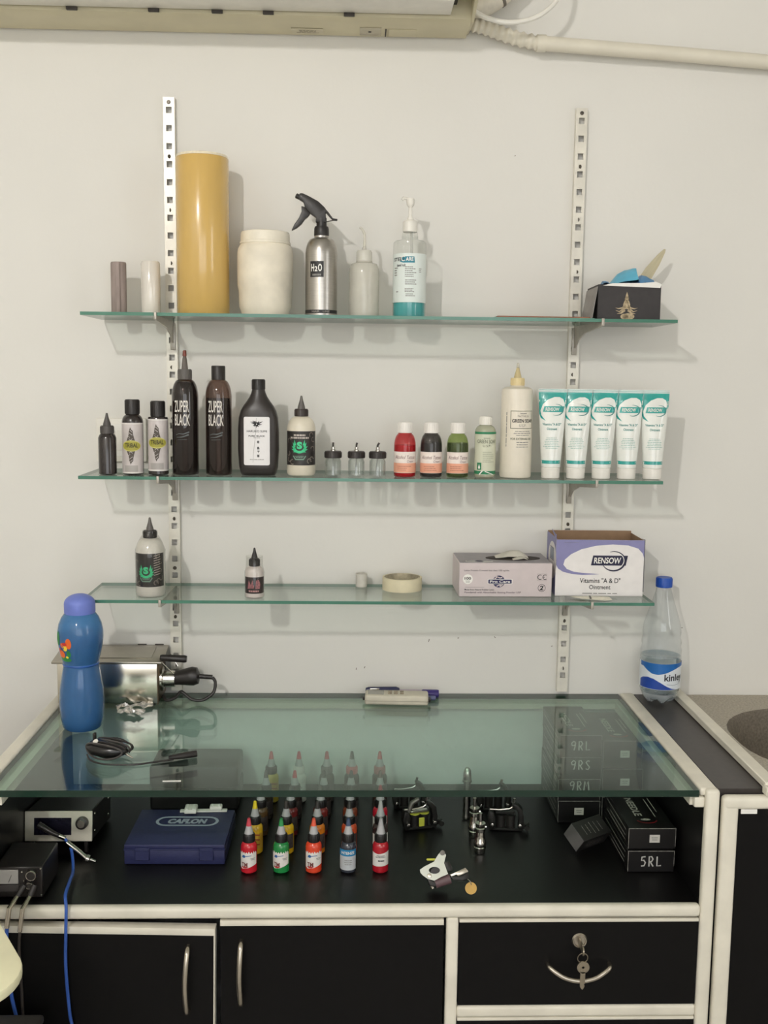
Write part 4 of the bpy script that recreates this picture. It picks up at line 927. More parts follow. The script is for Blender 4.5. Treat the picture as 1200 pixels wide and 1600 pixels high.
print_on(t, 'lettering', s_text('TINCTURE OF', 0.0032, 0.0210, 0.0, 0.0080, 0.1078), m_cyl(R), GREYINK(), 0.002)
print_on(t, 'lettering', s_text('FOR EXTERNAL USE', 0.0036, 0.0400, 0.015, 0.0060, 0.0690), m_cyl(R), mat('print_olive', (84, 92, 70)), 0.002)
print_on(t, 'small_print', join([s_lines(0.036, 0.010, 3, 0.35, 0.008, 0.0785, 12), s_lines(0.032, 0.012, 3, 0.35, 0.008, 0.0590, 13), s_lines(0.018, 0.003, 1, 0.5, 0.008, 0.1125, 14), s_move(s_lines(0.060, 0.0022, 1, 0.7, 0, 0, 15), -0.0225, 0.085, rot=PI / 2)]), m_cyl(R), GREYINK(), 0.002)

# five ointment tubes
TW = mat('tube_white', (232, 234, 228), rough=0.22, noise=0.03, coat=0.5)
TT = mat('tube_teal', (34, 158, 150), rough=0.25, noise=0.04, coat=0.5)
TTD = mat('tube_teal_print', (44, 130, 126), rough=0.4)
tsec = [(0.0190, 0.0150, 0.0150, 2.0), (0.0200, 0.0168, 0.0165, 2.0), (0.0260, 0.0172, 0.0165, 2.0), (0.060, 0.0195, 0.0140, 2.0), (0.100, 0.0220, 0.0095, 2.0), (0.135, 0.0240, 0.0045, 2.0), (0.1485, 0.0246, 0.0014, 2.2), (0.1555, 0.0248, 0.0011, 2.4)]
def tubemap(off):
    def f(u, v):
        v2 = min(max(v, 0.0191), 0.1554)
        for a, b in zip(tsec, tsec[1:]):
            if a[0] <= v2 <= b[0]:
                k = (v2 - a[0]) / (b[0] - a[0]); rx = a[1] + (b[1] - a[1]) * k; ry = a[2] + (b[2] - a[2]) * k; break
        s = max(-0.985, min(0.985, u / rx))
        return (s * rx, -ry * math.sqrt(1 - s * s) - off, v2)
    return f
def ointment_tube(loc, rotz, label):
    t = thing('ointment_tube', label, 'tube', loc, rotz, 'five ointment tubes')
    part('body', g_loft(tsec, 36), TW, t)
    part('cap', g_lathe([(0, 0), (0.0145, 0), (0.0158, 0.001), (0.0163, 0.0175), (0.0150, 0.0192), (0, 0.0192)], 32), mat('tube_cap', (236, 232, 224), rough=0.35, noise=0.02), t)
    a, b, c = tubemap(0.0003), tubemap(0.0006), tubemap(0.0009)
    top = print_on(t, 'color_field', s_poly([(-0.0243, 0.1545), (-0.0243, 0.147), (-0.0240, 0.140), (-0.0235, 0.130), (-0.0225, 0.112), (-0.0195, 0.105), (-0.0110, 0.100), (-0.0190, 0.110), (-0.0205, 0.118), (-0.0165, 0.129), (-0.0080, 0.137), (0.003, 0.1415), (0.012, 0.1415), (0.0180, 0.138), (0.0210, 0.131), (0.0213, 0.122), (0.0232, 0.127), (0.0240, 0.140), (0.0243, 0.147), (0.0243, 0.1545)]), a, TT, 0.003)
    bn = print_on(t, 'brand_band', s_poly([(-0.0165, 0.1155), (-0.0140, 0.1255), (0.0205, 0.1255), (0.0185, 0.1155)]), b, TT, 0.003)
    print_on(bn, 'lettering', s_text('RENSOW', 0.0060, 0.0235, 0.015, 0.0, 0.1205, 0.1), c, PAPER(), 0.002)
    print_on(bn, 'swoosh', s_arc(0.0120, 0.0095, -115, 95, 0.0011, 0.0065, 0.1195, 20, lambda q: 0.4 + 1.2 * math.sin(PI * q)), c, TTD, 0.002)
    print_on(t, 'lettering', join([s_text('Vitamins "A & D"', 0.0042, 0.0320, 0.02, -0.0005, 0.0945), s_text('Ointment', 0.0042, 0.0175, 0.02, 0.0, 0.0865)]), b, TTD, 0.002)
    print_on(t, 'small_print', s_lines(0.029, 0.0205, 7, 0.3, 0.0, 0.0620, 31), b, mat('print_pale_teal', (136, 176, 166), rough=0.5), 0.002)
    print_on(t, 'base_band', s_rect(0.034, 0.0058, 0, 0.0290), a, TT, 0.003)
    part('crimp', join([g_box(-0.0246, 0.0246, -0.0019, 0.0019, 0.1555 - 0.0016 * k - 0.001, 0.1555 - 0.0016 * k, 0.0002, 1) for k in range(4)]), TW, t)
    return t
tb = ointment_tube((0.3085, -0.1245, Z2), -0.16, 'white and teal ointment tube, first from the soap bottle')
for k, (x, nm) in enumerate(((0.3527, 'second'), (0.3977, 'third'), (0.4425, 'fourth'), (0.4880, 'fifth'))):
    dup(tb, (x, -0.1245, Z2), (-0.18, -0.15, -0.17, -0.10)[k], 'white and teal ointment tube, %s from the soap bottle' % nm)

# ================================================================ LOWEST SHELF
r = 0.0162
t = thing('ink_bottle', 'small white bottle with red and black label alone on the lowest shelf', 'bottle', (-0.2080, -0.1375, Z3))
part('body', g_lathe([(0, 0), (r - 0.003, 0), (r, 0.003), (r, 0.046)] + arc(0.0085, 0.046, r - 0.0085, 0.0090, 0, 80, 6)[1:] + [(0.0085, 0.0565), (0, 0.0565)], 32), mat('pale_pink_bottle', (228, 218, 214), rough=0.3), t)
cp = part('cap', capgeo(0.0092, 0.0560, 0.0690), BLACK(), t)
part('nozzle', g_lathe(nozzle(0.0688, 0.0880, 0.0058, 0.0016), 16), BLACK(), cp)
lb = print_on(t, 'label', s_rect(0.046, 0.0290, 0, 0.0240), m_cyl(r + 0.0002), mat('label_deep_maroon', (44, 30, 32), rough=0.45), 0.002)
print_on(lb, 'picture', join([s_poly([(-0.012, 0.018), (-0.009, 0.033), (-0.005, 0.025), (-0.002, 0.034), (0.0, 0.019)]), s_poly([(0.003, 0.018), (0.004, 0.033), (0.009, 0.034), (0.012, 0.026), (0.011, 0.018)]), s_ell(0.004, 0.003, -0.003, 0.0225)]), m_cyl(r + 0.0004), mat('label_dusty_rose', (170, 110, 116), rough=0.5, noise=0.4, scale=400), 0.002)
print_on(lb, 'lettering', s_lines(0.026, 0.0030, 1, 0.9, 0, 0.0140, 3), m_cyl(r + 0.0004), mat('label_rose_print', (200, 150, 150)), 0.002)
part('shrink_wrap', g_lathe([(r + 0.0008, 0.001), (r + 0.0010, 0.047), (r - 0.001, 0.054), (0.0145, 0.060), (0.0145, 0.074)], 14), clear('shrink_film', (244, 244, 242)), t)
t = thing('plastic_ring', 'short open white plastic ring left of the masking tape', 'ring', (-0.0200, -0.033, Z3))
part('ring', g_lathe([(0.0094, 0), (0.0106, 0), (0.0106, 0.0245), (0.0094, 0.0245), (0.0094, 0.0)], 28), mat('grey_white_pvc', (206, 202, 192), rough=0.4), t)
part('inner_disc', g_lathe([(0, 0.004), (0.0093, 0.004), (0.0093, 0.006), (0, 0.006)], 24), mat('ring_inner', (150, 144, 134), rough=0.6), t)
t = thing('masking_tape', 'roll of cream masking tape lying on the lowest shelf', 'tape', (0.0545, -0.057, Z3))
part('tape', g_lathe([(0.0330, 0), (0.0362, 0), (0.0364, 0.011), (0.0362, 0.0230), (0.0330, 0.0230)], 48), mat('cream_tape', (226, 216, 184), rough=0.6, noise=0.05), t)
part('core', g_lathe([(0.0305, 0.0005), (0.0330, 0.0), (0.0330, 0.0232), (0.0305, 0.0232), (0.0305, 0.0005)], 48), mat('stained_core', (176, 166, 142), rough=0.8, noise=0.35, scale=70), t)
# glove box
bx = thing('latex_glove_box', 'pinkish lilac glove box with blue badge, left of the open carton', 'glove box', (0.2345, -0.0685, Z3), 0.012)
LIL = mat('lilac_card', (208, 196, 196), rough=0.5, noise=0.03); LILD = mat('lilac_grey_card', (158, 152, 156), rough=0.5, noise=0.05)
W2, D2, HH = 0.0830, 0.0540, 0.0610
part('body', join([g_box(-W2, W2, -D2, D2, 0, HH, 0.0010, 1)]), LIL, bx)
tp = part('top_panel', g_box(-W2 + 0.001, W2 - 0.001, -D2 + 0.001, D2 - 0.001, HH, HH + 0.0006), LILD, bx, smooth=False)
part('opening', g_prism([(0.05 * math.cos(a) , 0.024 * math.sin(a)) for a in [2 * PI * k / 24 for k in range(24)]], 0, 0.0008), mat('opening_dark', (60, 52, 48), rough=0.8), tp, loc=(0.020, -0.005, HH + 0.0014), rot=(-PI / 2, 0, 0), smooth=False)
fr = m_flat(-D2 - 0.0003); f2 = m_flat(-D2 - 0.0006); f3 = m_flat(-D2 - 0.0009)
NAVY = mat('print_navy', (44, 42, 86), rough=0.5)
print_on(bx, 'lettering', s_text('Latex Protein Content less than 100 ug/dm', 0.0036, 0.080, 0.0, -0.034, 0.0475), fr, INK())
pd = print_on(bx, 'count_disc', s_ell(0.0088, 0.0088, -0.0675, 0.0320), fr, PAPER())
print_on(pd, 'lettering', s_text('100', 0.0050, 0.0115, 0.02, -0.0675, 0.0335), f2, INK())
print_on(pd, 'small_print', s_lines(0.011, 0.0040, 2, 0.5, -0.0675, 0.0278, 3), f2, GREYINK())
em = print_on(bx, 'badge_globe', s_ell(0.0108, 0.0108, -0.012, 0.0280), fr, NAVY)
print_on(em, 'globe_shine', join([s_arc(0.0085, 0.0085, 100, 170, 0.0024, -0.012, 0.0280, 10, lambda q: 0.3 + q), s_arc(0.0085, 0.0085, 280, 350, 0.0024, -0.012, 0.0280, 10, lambda q: 1.3 - q), s_stroke([(-0.018, 0.0375), (-0.010, 0.0345), (-0.006, 0.0355)], 0.0018), s_stroke([(-0.016, 0.0195), (-0.011, 0.0220), (-0.005, 0.0215)], 0.0018)]), f2, LIL)
bb = print_on(bx, 'badge_band', s_rrect(0.0440, 0.0088, 0.001, -0.0100, 0.0280), f2, PAPER())
bc = print_on(bb, 'badge_band_fill', s_rrect(0.0418, 0.0072, 0.001, -0.0100, 0.0280), f3, NAVY)
print_on(bb, 'lettering', s_text('Pro Care', 0.0048, 0.0360, 0.015, -0.0100, 0.0280), m_flat(-D2 - 0.0012), PAPER())
print_on(bx, 'lettering', s_text('Powdered with Absorbable dusting Powder USP', 0.0040, 0.1010, 0.01, -0.0225, 0.0078), fr, mat('print_plum', (86, 66, 82), rough=0.5))
print_on(bx, 'lettering', s_text('Made from Natural Rubber Latex', 0.0030, 0.0530, 0.01, -0.0465, 0.0132), fr, INK())
print_on(bx, 'rule', s_rect(0.034, 0.0005, -0.055, 0.0175), fr, GREYINK())
print_on(bx, 'mark_frame', join([s_frame(0.0170, 0.0115, 0.0004, 0.0650, 0.0360)]), fr, GREYINK())
print_on(bx, 'mark', join([s_arc(0.0040, 0.0042, 50, 310, 0.0012, 0.0615, 0.0360), s_arc(0.0040, 0.0042, 55, 305, 0.0012, 0.0705, 0.0360), s_rect(0.0035, 0.0011, 0.0683, 0.0360)]), fr, INK())
print_on(bx, 'single_use_mark', join([s_arc(0.0065, 0.0065, 0, 360, 0.0008, 0.0650, 0.0165, 28), s_text('2', 0.0085, 0.0060, 0.03, 0.0650, 0.0165), s_stroke([(0.0606, 0.0119), (0.0696, 0.0211)], 0.0007)]), fr, INK())
et = print_on(tp, 'top_badge', s_move(s_ell(0.025, 0.0105), -0.046, -0.0405), m_top(HH + 0.0009), PAPER())
print_on(tp, 'top_badge_print', join([s_rect(0.044, 0.0040, -0.046, -0.039), s_ell(0.008, 0.0085, -0.046, -0.040)]), m_top(HH + 0.0012), mat('print_slate_blue', (96, 92, 112), rough=0.5))
gl = thing('latex_glove', 'crumpled white latex glove pulled out of the lilac box', 'glove', (0.2530, -0.0715, Z3 + HH + 0.0012))
LTX = mat('latex_white', (214, 208, 196), rough=0.45, noise=0.06)
part('glove_fold', crumple([(-0.030, 0.0005), (-0.020, 0.006), (-0.008, 0.011), (0.003, 0.014), (0.014, 0.0135), (0.024, 0.006), (0.030, 0.0005)], 0.0, -0.012, 0.022, 11, 0.0018), LTX, gl)
part('glove_fold', crumple([(-0.002, 0.0), (0.008, 0.004), (0.018, 0.0065), (0.026, 0.001)], 0.0, -0.028, -0.008, 12, 0.001, 3), LTX, gl)
# open ointment carton
cx = thing('ointment_carton', 'open white and violet ointment carton at the right end of the lowest shelf', 'carton', (0.4060, -0.0635, Z3), -0.012)
W2, D2, HH = 0.0790, 0.0470, 0.1020
CWH = mat('carton_white', (234, 230, 228), rough=0.42, noise=0.03); CVI = mat('carton_violet', (134, 132, 176), rough=0.45, noise=0.04)
KR = mat('kraft_inside', (150, 122, 96), rough=0.85, noise=0.08)
TH = 0.0008
part('front_panel', g_box(-W2, W2, -D2, -D2 + TH, 0, HH), CWH, cx, smooth=False)
part('back_panel', g_box(-W2, W2, D2 - TH, D2, 0, HH + 0.004), CWH, cx, smooth=False)
part('side_panel', g_box(-W2, -W2 + TH, -D2 + TH, D2 - TH, 0, HH + 0.002), CVI, cx, smooth=False)
part('side_panel', g_box(W2 - TH, W2, -D2 + TH, D2 - TH, 0, HH), CWH, cx, smooth=False)
part('bottom_panel', g_box(-W2, W2, -D2, D2, 0, TH), CWH, cx, smooth=False)
part('inner_lining', join([g_box(-W2 + TH, W2 - TH, D2 - 2 * TH, D2 - TH - 0.00005, TH, HH + 0.0038), g_box(-W2 + TH + 0.00005, -W2 + 2 * TH, -D2 + TH, D2 - TH, TH, HH + 0.0015), g_box(W2 - 2 * TH, W2 - TH - 0.00005, -D2 + TH, D2 - TH, TH, HH - 0.0002), g_box(-W2 + TH, W2 - TH, -D2 + TH + 0.00005, -D2 + 2 * TH, TH, HH - 0.0002)]), KR, cx, smooth=False)
part('torn_flap', xf(g_prism([(-0.044, 0), (0.045, 0), (0.040, -0.02), (0.046, -0.045), (0.036, -0.07), (0.040, -0.095), (-0.040, -0.095)], 0, TH), loc=(W2 + 0.002, 0, HH - 0.002), rot=(0.0, 0.06, PI / 2)), mat('flap_grey', (110, 108, 112), rough=0.6, noise=0.2, scale=100), cx, smooth=False)
part('corner_flap', xf(g_prism([(0, 0), (0.045, 0), (0.012, 0.006), (0.0, 0.009)], 0, TH), loc=(-W2, -D2 + 0.002, HH), rot=(0, -0.3, PI / 2)), CVI, cx, smooth=False)
fr = m_flat(-D2 - 0.0003); f2 = m_flat(-D2 - 0.0006); f3 = m_flat(-D2 - 0.0009)
sw = [(-W2, HH)] + [(-W2, 0.058)] + [(-0.075, 0.050), (-0.066, 0.044), (-0.050, 0.040), (-0.030, 0.0385), (0.000, 0.0400)] + [(-0.028, 0.0420), (-0.046, 0.0440), (-0.059, 0.0490), (-0.0655, 0.0570), (-0.063, 0.0660), (-0.052, 0.0760), (-0.034, 0.0850), (-0.008, 0.0915), (0.022, 0.0942), (0.050, 0.0925), (0.068, 0.0870), (0.0765, 0.0780), (W2, 0.0700), (W2, HH)]
print_on(cx, 'violet_field', s_poly(sw), fr, CVI)
NV = mat('print_midnight', (30, 28, 60), rough=0.45)
br = print_on(cx, 'brand_band', s_poly([(-0.0160, 0.0560), (-0.0125, 0.0740), (0.0500, 0.0740), (0.0465, 0.0560)]), f2, NV)
print_on(br, 'lettering', s_text('RENSOW', 0.0110, 0.0480, 0.02, 0.0135, 0.0650, 0.08), f3, PAPER())
print_on(br, 'swoosh', s_arc(0.0205, 0.0175, -165, 110, 0.0021, 0.0245, 0.0640, 28, lambda q: 0.35 + 1.1 * math.sin(PI * q)), m_flat(-D2 - 0.0007), NV)
print_on(br, 'swoosh_light', s_arc(0.0185, 0.0150, -75, 100, 0.0013, 0.0245, 0.0650, 20), m_flat(-D2 - 0.0011), PAPER())
print_on(cx, 'lettering', s_text('Vitamins "A & D"', 0.0092, 0.0730, 0.012, 0.0015, 0.0285), fr, INK())
print_on(cx, 'lettering', s_text('Ointment', 0.0078, 0.0385, 0.012, 0.0015, 0.0165), fr, INK())
print_on(cx, 'small_print', join([s_lines(0.090, 0.0030, 1, 0.5, 0.002, 0.0050, 8), s_lines(0.032, 0.0022, 1, 0.5, -0.052, 0.0970, 9)]), fr, GREYINK())
ml = m_left(-W2 - 0.0003)
sf = print_on(cx, 'side_ellipse', s_ell(0.040, 0.034, -0.012, 0.060), ml, CWH)
sb = print_on(sf, 'side_band', s_rrect(0.034, 0.020, 0.002, -0.010, 0.072), m_left(-W2 - 0.0006), mat('side_band_grey', (150, 156, 170), rough=0.5))
print_on(sf, 'side_frame', s_frame(0.036, 0.022, 0.0014, -0.010, 0.072), m_left(-W2 - 0.0008), mat('print_slate_blue', (96, 92, 112)))
# torn sachet in front of the carton
t = thing('torn_sachet', 'torn white paper sachet lying in front of the open carton', 'sachet', (0.3880, -0.1400, Z3), -0.12)
part('sachet', ([(-0.040, 0.006, 0.003), (-0.020, -0.006, 0.002), (0.0, -0.008, 0.0015), (0.020, -0.012, 0.001), (0.034, -0.004, 0.001), (0.030, 0.010, 0.0035), (0.008, 0.012, 0.004), (-0.016, 0.012, 0.003), (0.0, 0.001, 0.0045), (0.020, 0.0, 0.003), (-0.020, 0.003, 0.0045)],
     [(0, 1, 10), (1, 2, 8, 10), (2, 3, 9, 8), (3, 4, 9), (4, 5, 9), (5, 6, 8, 9), (6, 7, 10, 8), (7, 0, 10)]), mat('sachet_paper', (222, 218, 200), rough=0.5, noise=0.1, scale=90), t, smooth=False)
part('tear_strip', g_box(-0.006, -0.003, -0.009, 0.010, 0.003, 0.0048), mat('sachet_seal', (90, 88, 80), rough=0.5), t)

# ================================================================ ON THE GLASS COUNTER
# blue water bottle
BL = clear('blue_plastic', (150, 196, 230), opacity=0.42, body=(76, 140, 200), rough=0.10)
t = thing('water_bottle', 'blue waisted plastic water bottle with rounded violet blue cap', 'water bottle', (-0.4958, -0.2010, ZC + 0.0002))
prof = [(0, 0.003), (0.022, 0.002), (0.029, 0.0), (0.0325, 0.004), (0.0350, 0.016), (0.0370, 0.036), (0.0372, 0.050), (0.0355, 0.072), (0.0322, 0.092), (0.0296, 0.108), (0.0292, 0.1135), (0.0302, 0.1175), (0.0335, 0.130), (0.0365, 0.146), (0.0378, 0.158), (0.0374, 0.170), (0.0350, 0.182), (0.0305, 0.1925), (0.0255, 0.199), (0.0230, 0.201)]
part('body', g_lathe(prof, 44), BL, t)
part('water', g_lathe([(0, 0.005)] + [(q - 0.0018, z) for q, z in prof[2:16] if z < 0.164] + [(0.0355, 0.164), (0, 0.164)], 40), clear('blue_water', (120, 170, 215), opacity=0.40, body=(46, 98, 170)), t)
part('seam_ring', g_lathe([(0.0290, 0.110), (0.0304, 0.1125), (0.0290, 0.115)], 40), mat('deep_blue', (40, 88, 160), rough=0.4), t)
part('cap', g_lathe([(0, 0.199), (0.0250, 0.199), (0.0256, 0.201), (0.0256, 0.2155)] + arc(0, 0.2155, 0.0256, 0.0165, 0, 90, 8)[1:], 44), mat('violet_blue_cap', (112, 128, 206), rough=0.5, noise=0.05), t)
def bmap(off, ang):
    pz = [p for p in prof if p[0] > 0.02][1:]
    def f(u, v):
        R = 0.03
        for a, b in zip(pz, pz[1:]):
            if a[1] <= v <= b[1]: R = a[0] + (b[0] - a[0]) * (v - a[1]) / (b[1] - a[1]); break
        R += off; return (R * math.sin(u / R + ang), -R * math.cos(u / R + ang), v)
    return f
pm = bmap(0.0005, -0.62); pm2 = bmap(0.0008, -0.62)
for nm, shp, c in (('print_leaf', join([s_ell(0.006, 0.012, -0.014, 0.160), s_ell(0.012, 0.004, 0.001, 0.1255), s_ell(0.004, 0.006, 0.010, 0.136)]), (40, 130, 60)), ('print_orange', join([s_ell(0.0055, 0.009, 0.012, 0.154), s_ell(0.008, 0.007, -0.006, 0.134), s_ell(0.004, 0.004, -0.002, 0.150)]), (232, 104, 40)),
                   ('print_yellow', join([s_ell(0.0050, 0.0055, 0.004, 0.146), s_ell(0.003, 0.002, 0.006, 0.130)]), (240, 208, 60)), ('print_red', join([s_ell(0.005, 0.003, 0.004, 0.1525), s_ell(0.003, 0.003, -0.010, 0.1415)]), (206, 54, 44)), ('print_dark_blue', s_ell(0.006, 0.004, -0.004, 0.146), (44, 70, 140))):
    print_on(t, nm, shp, pm if nm != 'print_red' else pm2, mat('bottle_' + nm, c, rough=0.5), 0.003)
# polished steel steriliser
ST = mat('polished_steel', (222, 216, 202), rough=0.17, metal=1.0, noise=0.02, scale=12)
STB = mat('satin_steel', (178, 172, 160), rough=0.28, metal=0.9, noise=0.05)
t = thing('sterilizer_box', 'polished steel instrument sterilizer with hinged lid and black plug', 'sterilizer', (-0.4790, -0.0500, ZC + 0.0002))
part('body', join([g_box(-0.0900, 0.0900, -0.0380, 0.0380, 0.005, 0.0850, 0.0016, 2)]), ST, t)
lid = part('lid', xf(g_box(-0.0985, 0.0985, -0.0440, 0.0400, 0.0, 0.0045, 0.0012, 2), loc=(0, 0, 0.0855), rot=(0.13, 0, 0)), STB, t)
part('lid_panel', xf(g_box(-0.078, 0.078, -0.026, 0.026, 0.0045, 0.0060, 0.0006, 1), loc=(0, 0, 0.0855), rot=(0.13, 0, 0)), STB, lid)
part('lid_handle', join([xf(g_lathe([(0, 0), (0.0050, 0), (0.0062, 0.004), (0.0068, 0.044), (0.0058, 0.048), (0, 0.048)], 18), loc=(0.0950, -0.034, 0.0900), rot=(0, PI / 2 + 0.05, 0))]), BLACK(), lid)
for dx in (-0.040, 0.048, 0.080): part('hinge', g_tube([(dx - 0.008, 0.041, 0.0935), (dx + 0.008, 0.041, 0.0935)], 0.0028, 10), mat('hinge_dark', (60, 56, 52), rough=0.4, metal=0.6), t)
for sx in (-1, 1):
    for sy in (-1, 1): part('foot', g_lathe([(0, 0), (0.006, 0), (0.006, 0.006), (0, 0.006)], 12), BLACK(), t, loc=(sx * 0.078, sy * 0.028, 0))
part('corner_seam', g_box(0.0895, 0.0912, -0.0384, -0.0350, 0.004, 0.085), mat('seam_dark', (96, 84, 68), rough=0.4, metal=0.6), t)
part('side_plate', g_box(0.0898, 0.0925, -0.034, 0.034, 0.008, 0.080, 0.001, 1), mat('warm_steel', (128, 110, 88), rough=0.3, metal=0.9), t)
sk_ = part('socket', xf(g_lathe([(0, 0), (0.0225, 0), (0.0225, 0.004), (0.0155, 0.006), (0.0150, 0.026), (0, 0.026)], 28), loc=(0.0920, -0.010, 0.0440), rot=(0, PI / 2, 0)), CHROME(), t)
part('socket_strut', join([g_tube([(0.094, -0.028, 0.082), (0.116, -0.02, 0.056)], 0.0012, 8), g_tube([(0.108, 0.0, 0.088), (0.122, -0.004, 0.066)], 0.0010, 8)]), CHROME(), sk_)
pg = part('plug', xf(g_lathe([(0, 0), (0.0125, 0), (0.0130, 0.006), (0.0165, 0.026), (0.0175, 0.033), (0.0150, 0.042), (0.0065, 0.045), (0, 0.045)], 24), loc=(0.1175, -0.012, 0.0455), rot=(0, PI / 2 - 0.12, 0)), BLACK(), t)
part('strain_relief', g_tube([(0.160, -0.012, 0.0495), (0.186, -0.012, 0.0475)], 0.0045, 12), BLACK(), pg)
part('cord', g_tube(spline([(0.186, -0.012, 0.0475), (0.1915, -0.014, 0.038), (0.188, -0.018, 0.020), (0.170, -0.022, 0.0075), (0.150, -0.022, 0.0085), (0.134, -0.020, 0.020), (0.128, -0.018, 0.021), (0.118, -0.018, 0.010), (0.102, -0.018, 0.0055), (0.0945, -0.010, 0.012)], 8), 0.0030, 10), BLACK(), pg)
# foil wrappers
FOIL = mat('crumpled_foil', (226, 224, 220), rough=0.22, metal=0.75, noise=0.12, scale=120, bump=0.6, bscale=160)
def foil(loc, rotz, L, Wd, seed, label):
    r_ = random.Random(seed); t = thing('foil_wrapper', label, 'wrapper', loc, rotz, 'crumpled foil wrappers')
    V, Fc = [], []; nx, ny = 9, 5
    for j in range(ny):
        for i in range(nx):
            V.append(((i / (nx - 1) - 0.5) * L + r_.uniform(-0.002, 0.002), (j / (ny - 1) - 0.5) * Wd + r_.uniform(-0.002, 0.002), 0.002 + r_.uniform(0, 0.009) * (1 if 0 < i < nx - 1 else 0.5)))
    for j in range(ny - 1):
        for i in range(nx - 1): Fc.append((j * nx + i, j * nx + i + 1, (j + 1) * nx + i + 1, (j + 1) * nx + i))
    part('foil', (V, Fc), FOIL, t, smooth=False)
foil((-0.4280, -0.1020, ZC + 0.0002), 0.25, 0.062, 0.020, 2, 'crumpled silver foil wrapper against the steel box')
foil((-0.4290, -0.1360, ZC + 0.0002), -0.20, 0.048, 0.024, 6, 'crumpled silver foil wrapper in front of the steel box')
# coiled black cable with plug
t = thing('cable_bundle', 'coiled black cable bundle with white dot on the glass top', 'cable', (-0.4200, -0.3420, ZC + 0.0002), -0.42)
BKG = mat('gloss_black', (30, 28, 28), rough=0.25)
part('bundle', xf(g_loft([(-0.034, 0.004, 0.004), (-0.030, 0.009, 0.015), (-0.018, 0.0125, 0.023), (0.0, 0.0133, 0.024), (0.018, 0.0115, 0.018), (0.030, 0.007, 0.009), (0.035, 0.004, 0.004)], 24), loc=(0, 0, 0.0138), rot=(0, PI / 2, 0)), BKG, t)
for k, o in enumerate((-0.009, -0.003, 0.004, 0.010)):
    part('cable_turn', g_tube([(0.034 * math.cos(a), o * 1.5 + 0.005 * math.cos(2 * a) - 0.002, 0.0145 + (0.0120) * math.sin(a)) for a in [2 * PI * q / 26 for q in range(26)]], 0.0016, 8, True), BLACK() if k % 2 else mat('grey_sheath', (74, 70, 68), rough=0.35), t)
part('dot', xf(g_lathe([(0, 0), (0.0042, 0), (0.0042, 0.0012), (0, 0.0016)], 18), loc=(-0.0140, -0.0125, 0.0262), rot=(0.60, 0, 0)), WHITE(), t)
part('tab', g_box(-0.030, -0.026, 0.000, 0.006, 0.010, 0.034, 0.001), BLACK(), t)
part('jack', g_tube([(0.034, -0.001, 0.010), (0.041, -0.001, 0.0075), (0.0475, -0.001, 0.0050)], 0.0022, 10, rfun=lambda s: 1.0 - 0.5 * s), CHROME(), t)
part('loose_turn', g_tube(spline([(-0.030, -0.014, 0.003), (-0.010, -0.030, 0.0022), (0.020, -0.034, 0.0022), (0.060, -0.018, 0.0022), (0.085, 0.006, 0.0022), (0.104, 0.026, 0.0026)], 8), 0.0015, 8), BLACK(), t)
part('loose_turn', g_tube(spline([(-0.026, 0.006, 0.022), (0.006, 0.016, 0.026), (0.034, 0.012, 0.020), (0.040, 0.000, 0.0120)], 8), 0.0010, 8), BLACK(), t)
part('end_plug', g_tube([(0.098, 0.022, 0.0055), (0.114, 0.038, 0.0058), (0.128, 0.054, 0.0060)], 0.0052, 12, rfun=lambda s: 0.6 + 0.4 * min(1, 3 * s)), BLACK(), t)
# remote control and pens at the back edge
t = thing('remote_control', 'grubby white remote control lying at the back of the glass top', 'remote', (0.0470, -0.0640, ZC + 0.0002), -0.055)
part('body', g_box(-0.0585, 0.0585, -0.019, 0.019, 0.001, 0.0195, 0.004, 3), mat('grubby_white', (204, 198, 180), rough=0.5, noise=0.10, scale=30), t)
part('screen', g_box(-0.053, -0.024, -0.013, 0.013, 0.0192, 0.0200), mat('remote_screen', (150, 148, 138), rough=0.25), t)
for k in range(6): part('button', g_box(-0.016 + 0.011 * (k % 3), -0.009 + 0.011 * (k % 3), -0.009 + 0.012 * (k // 3), -0.002 + 0.012 * (k // 3), 0.0193, 0.0207, 0.0006, 1), mat('worn_button', (150, 138, 118), rough=0.6, noise=0.3, scale=200), t)
part('end_cap', g_box(0.0583, 0.0630, -0.009, 0.004, 0.005, 0.012, 0.0015), BLACK(), t)
part('end_cap', g_box(-0.0630, -0.0583, -0.004, 0.007, 0.005, 0.011, 0.0015), BLACK(), t)
part('seam', g_box(-0.0588, 0.0588, -0.0193, 0.0193, 0.0085, 0.0093), mat('seam_grey', (150, 144, 128), rough=0.6), t)
PUR = mat('violet_plastic', (58, 46, 112), rough=0.35, noise=0.05)
t = thing('violet_pen', 'violet marker pen with pale barrel behind the remote control', 'pen', (0.0590, -0.0290, ZC + 0.0080), -0.03)
part('barrel', xf(g_lathe([(0, -0.064), (0.003, -0.064), (0.0060, -0.056), (0.0068, -0.020), (0.0068, 0.040), (0, 0.040)], 18), rot=(0, PI / 2, 0)), PUR, t)
part('cap', xf(g_lathe([(0, 0.038), (0.0078, 0.038), (0.0078, 0.066), (0.0070, 0.069), (0, 0.069)], 18), rot=(0, PI / 2, 0)), PUR, t)
part('sleeve', xf(g_lathe([(0.0070, -0.010), (0.0072, -0.010), (0.0072, 0.037), (0.0070, 0.037)], 18), rot=(0, PI / 2, 0)), mat('lilac_sleeve', (176, 160, 176), rough=0.5), t)
t = thing('dark_pen', 'dark blue pen with steel clip beside the violet marker', 'pen', (0.0210, -0.0390, ZC + 0.0180), 0.05)
part('barrel', xf(g_lathe([(0, -0.032), (0.004, -0.031), (0.0055, -0.026), (0.0055, 0.026), (0.003, 0.032), (0, 0.033)], 16), rot=(0, PI / 2, 0)), mat('navy_plastic', (44, 46, 78), rough=0.3), t)
